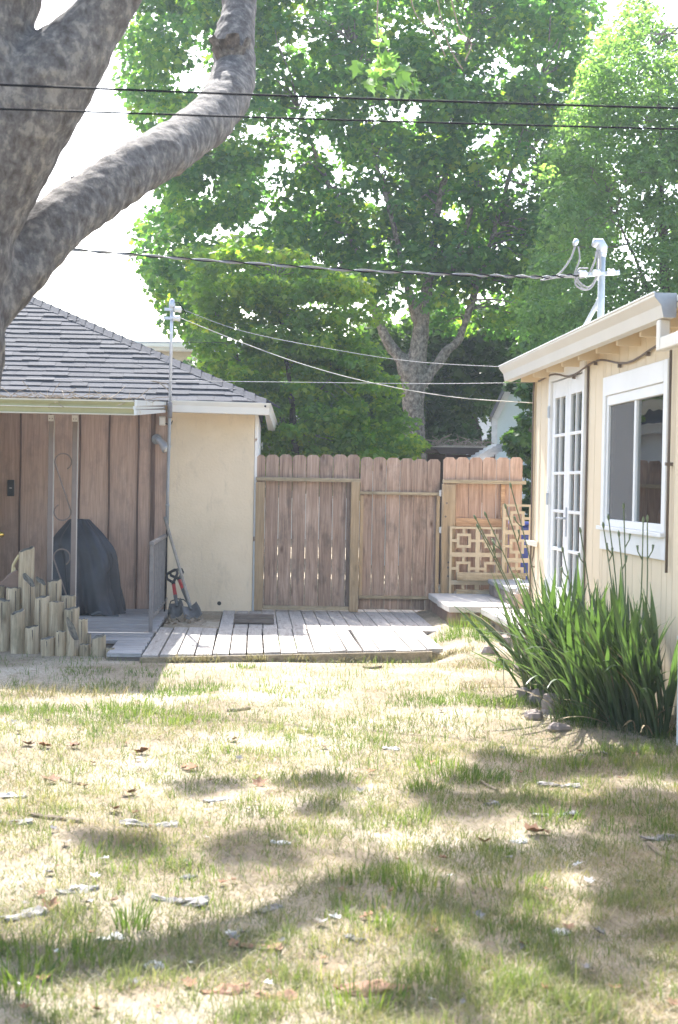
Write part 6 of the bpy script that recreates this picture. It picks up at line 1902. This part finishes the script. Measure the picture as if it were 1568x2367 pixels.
# green grass in patches and tufts
X, Y = lawn_points(240000, 1)
g1_ = vnoise(X*1.1+5, Y*1.1, 31)*0.5+vnoise(X*3.3, Y*3.3, 32)*0.5
f2 = vnoise(X*9, Y*9, 33)
gp2 = np.clip((g1_-0.44)*4.0, 0, 1)*np.clip((f2-0.25)*1.8,0.02,1)+0.05*sstep(0.6,0.8,f2)+0.02
gp2 *= (1-0.75*sstep(9.2, 11.4, Y))*(0.55+0.45*sstep(4.5, 7.0, Y))
k_ = lawn_ok(X, Y) & (rng.uniform(0,1,len(X)) < gp2)
x, y = X[k_], Y[k_]; N = len(x)
h = rng.uniform(0.02, 0.065, N)*(0.4+1.3*f2[k_])
w = rng.uniform(0.0018, 0.0036, N)*(0.6+0.07*y)
tx, ty, th_, tw_, tl_, ta_ = [x], [y], [h], [w], [rng.uniform(0.1,0.75,N)], [rng.uniform(0,2*math.pi,N)]
tufts = [(395,1665,0.16,0.10),(470,1658,0.13,0.07),(250,1640,0.28,0.08),(290,1625,0.2,0.08),(330,1645,0.2,0.08),(60,1640,0.18,0.09),(130,1640,0.12,0.09),(1010,1620,0.35,0.06),(1080,1625,0.3,0.07),(960,1625,0.2,0.06),
 (660,1495,0.06,0.16),(670,1505,0.06,0.12),(865,1495,0.08,0.10),(520,1515,0.08,0.08),(1030,1470,0.14,0.14),(1120,1485,0.16,0.12),(1060,1490,0.16,0.10),(1060,1460,0.16,0.2),(1100,1455,0.16,0.22),(1135,1465,0.14,0.2),(1090,1475,0.2,0.16),(1150,1545,0.12,0.12),(1310,1660,0.07,0.34),(1330,1665,0.07,0.3),(1300,1670,0.08,0.2),(1350,1680,0.08,0.2),(1190,1625,0.14,0.12),(1150,1635,0.16,0.12),(1240,1630,0.1,0.1),
 (300,2120,0.06,0.13),(310,2130,0.05,0.14),(100,2185,0.2,0.10),(200,2195,0.14,0.09),(1060,1780,0.22,0.10),(1010,1760,0.16,0.10),(1100,1790,0.18,0.09),(985,1820,0.12,0.09),(1290,1880,0.12,0.08),(1330,1760,0.1,0.1),(760,1790,0.18,0.06),(830,2020,0.12,0.08),(960,2040,0.14,0.09),(900,2110,0.16,0.09),(20,2260,0.16,0.10),(60,2250,0.1,0.10),(840,2300,0.14,0.10),(1180,2040,0.16,0.08),(700,1590,0.25,0.05),(480,1575,0.2,0.07),(400,1585,0.2,0.07),(430,1600,0.2,0.06),(620,1580,0.2,0.05),(250,1575,0.2,0.05),(560,1540,0.1,0.06),(350,1555,0.2,0.06),(200,1550,0.2,0.05),(1540,1700,0.14,0.08),(1440,1740,0.14,0.06)]
for (xu, yu, rr_, hh) in tufts:
    p = G(xu, yu, 0.12 if (yu < 1490 and xu > 1000) else 0.05 if yu < 1600 else 0.0); m_ = int(90*(rr_/0.12)) if hh < 0.12 else int(70*(rr_/0.1))
    a_ = rng.uniform(0, 2*math.pi, m_); q = rr_*np.sqrt(rng.uniform(0,1,m_))
    tx.append(p.x+q*np.cos(a_)); ty.append(p.y+q*np.sin(a_)*0.8); th_.append(rng.uniform(0.4,1,m_)*hh); tw_.append(rng.uniform(0.003,0.0065,m_)); tl_.append(rng.uniform(0.1,0.7,m_)); ta_.append(a_+rng.uniform(-0.8,0.8,m_))
x = np.concatenate(tx); y = np.concatenate(ty); h = np.concatenate(th_); w = np.concatenate(tw_); l_ = np.concatenate(tl_); a_ = np.concatenate(ta_)
rn = np.clip(0.6*rng.uniform(0,1,len(x))+0.4*vnoise(x*2,y*2,41),0,1)
zb = gz(x, y)-0.005
ond = (y > 11.9+(x+0.85)*0.28) & (x > -0.8) & (x < 1.5)
zb = np.where(ond, 0.03, zb)
blades_mesh('green_grass', x, y, zb, h, w, l_, a_, rn, M['grass_g'], 'green grass tufts growing through the dry lawn')
# straw tufts along the walkway front and the bank
sx_, sy_ = [], []
for (xu, yu, rr_) in ((590,1522,0.1),(690,1522,0.14),(800,1520,0.12),(1000,1512,0.12),(480,1525,0.12),(420,1528,0.1),(1060,1530,0.2),(1100,1555,0.2),(1120,1600,0.2),(880,1530,0.2),(150,1600,0.3),(60,1605,0.2),(250,1600,0.3),(20,1500,0.1),(75,1505,0.1),(120,1510,0.08),(1480,1690,0.15),(1540,1690,0.12)):
    p = G(xu, yu, 0.0); m_ = 140
    a2 = rng.uniform(0, 2*math.pi, m_); q = rr_*np.sqrt(rng.uniform(0,1,m_))
    sx_.append(p.x+q*np.cos(a2)); sy_.append(p.y-0.02+q*np.sin(a2)*0.6)
x = np.concatenate(sx_); y = np.concatenate(sy_)
y = np.where((x > -0.9) & (x < 2.0), np.minimum(y, 11.78+(x+0.85)*0.28), y)
N = len(x)
blades_mesh('straw_tufts', x, y, gz(x,y), rng.uniform(0.03,0.10,N), rng.uniform(0.003,0.006,N), rng.uniform(0.3,0.95,N), rng.uniform(0,2*math.pi,N), rng.uniform(0,1,N), M['grass_d'], 'straw tufts along the walkway front edge')

# ------------------------------------------------------------------ scattering box added in place of lens veil
VEIL = 0.00105
hz = MB().box(-45, 45, -12, 60, -1.5, 15.5)
mt = bpy.data.materials.new('veil_volume'); mt.use_nodes = True
nt = mt.node_tree; nt.nodes.clear()
pv = nd(nt, 'ShaderNodeVolumePrincipled')
pv.inputs['Color'].default_value = (0.80, 0.91, 1.0, 1); pv.inputs['Density'].default_value = VEIL; pv.inputs['Anisotropy'].default_value = 0.35
om = nd(nt, 'ShaderNodeOutputMaterial'); nt.links.new(pv.outputs[0], om.inputs['Volume'])
tag(hz.build('veil_box', mt, None), 'thin scattering box added over the yard in place of lens veil', None, None, 'stuff')
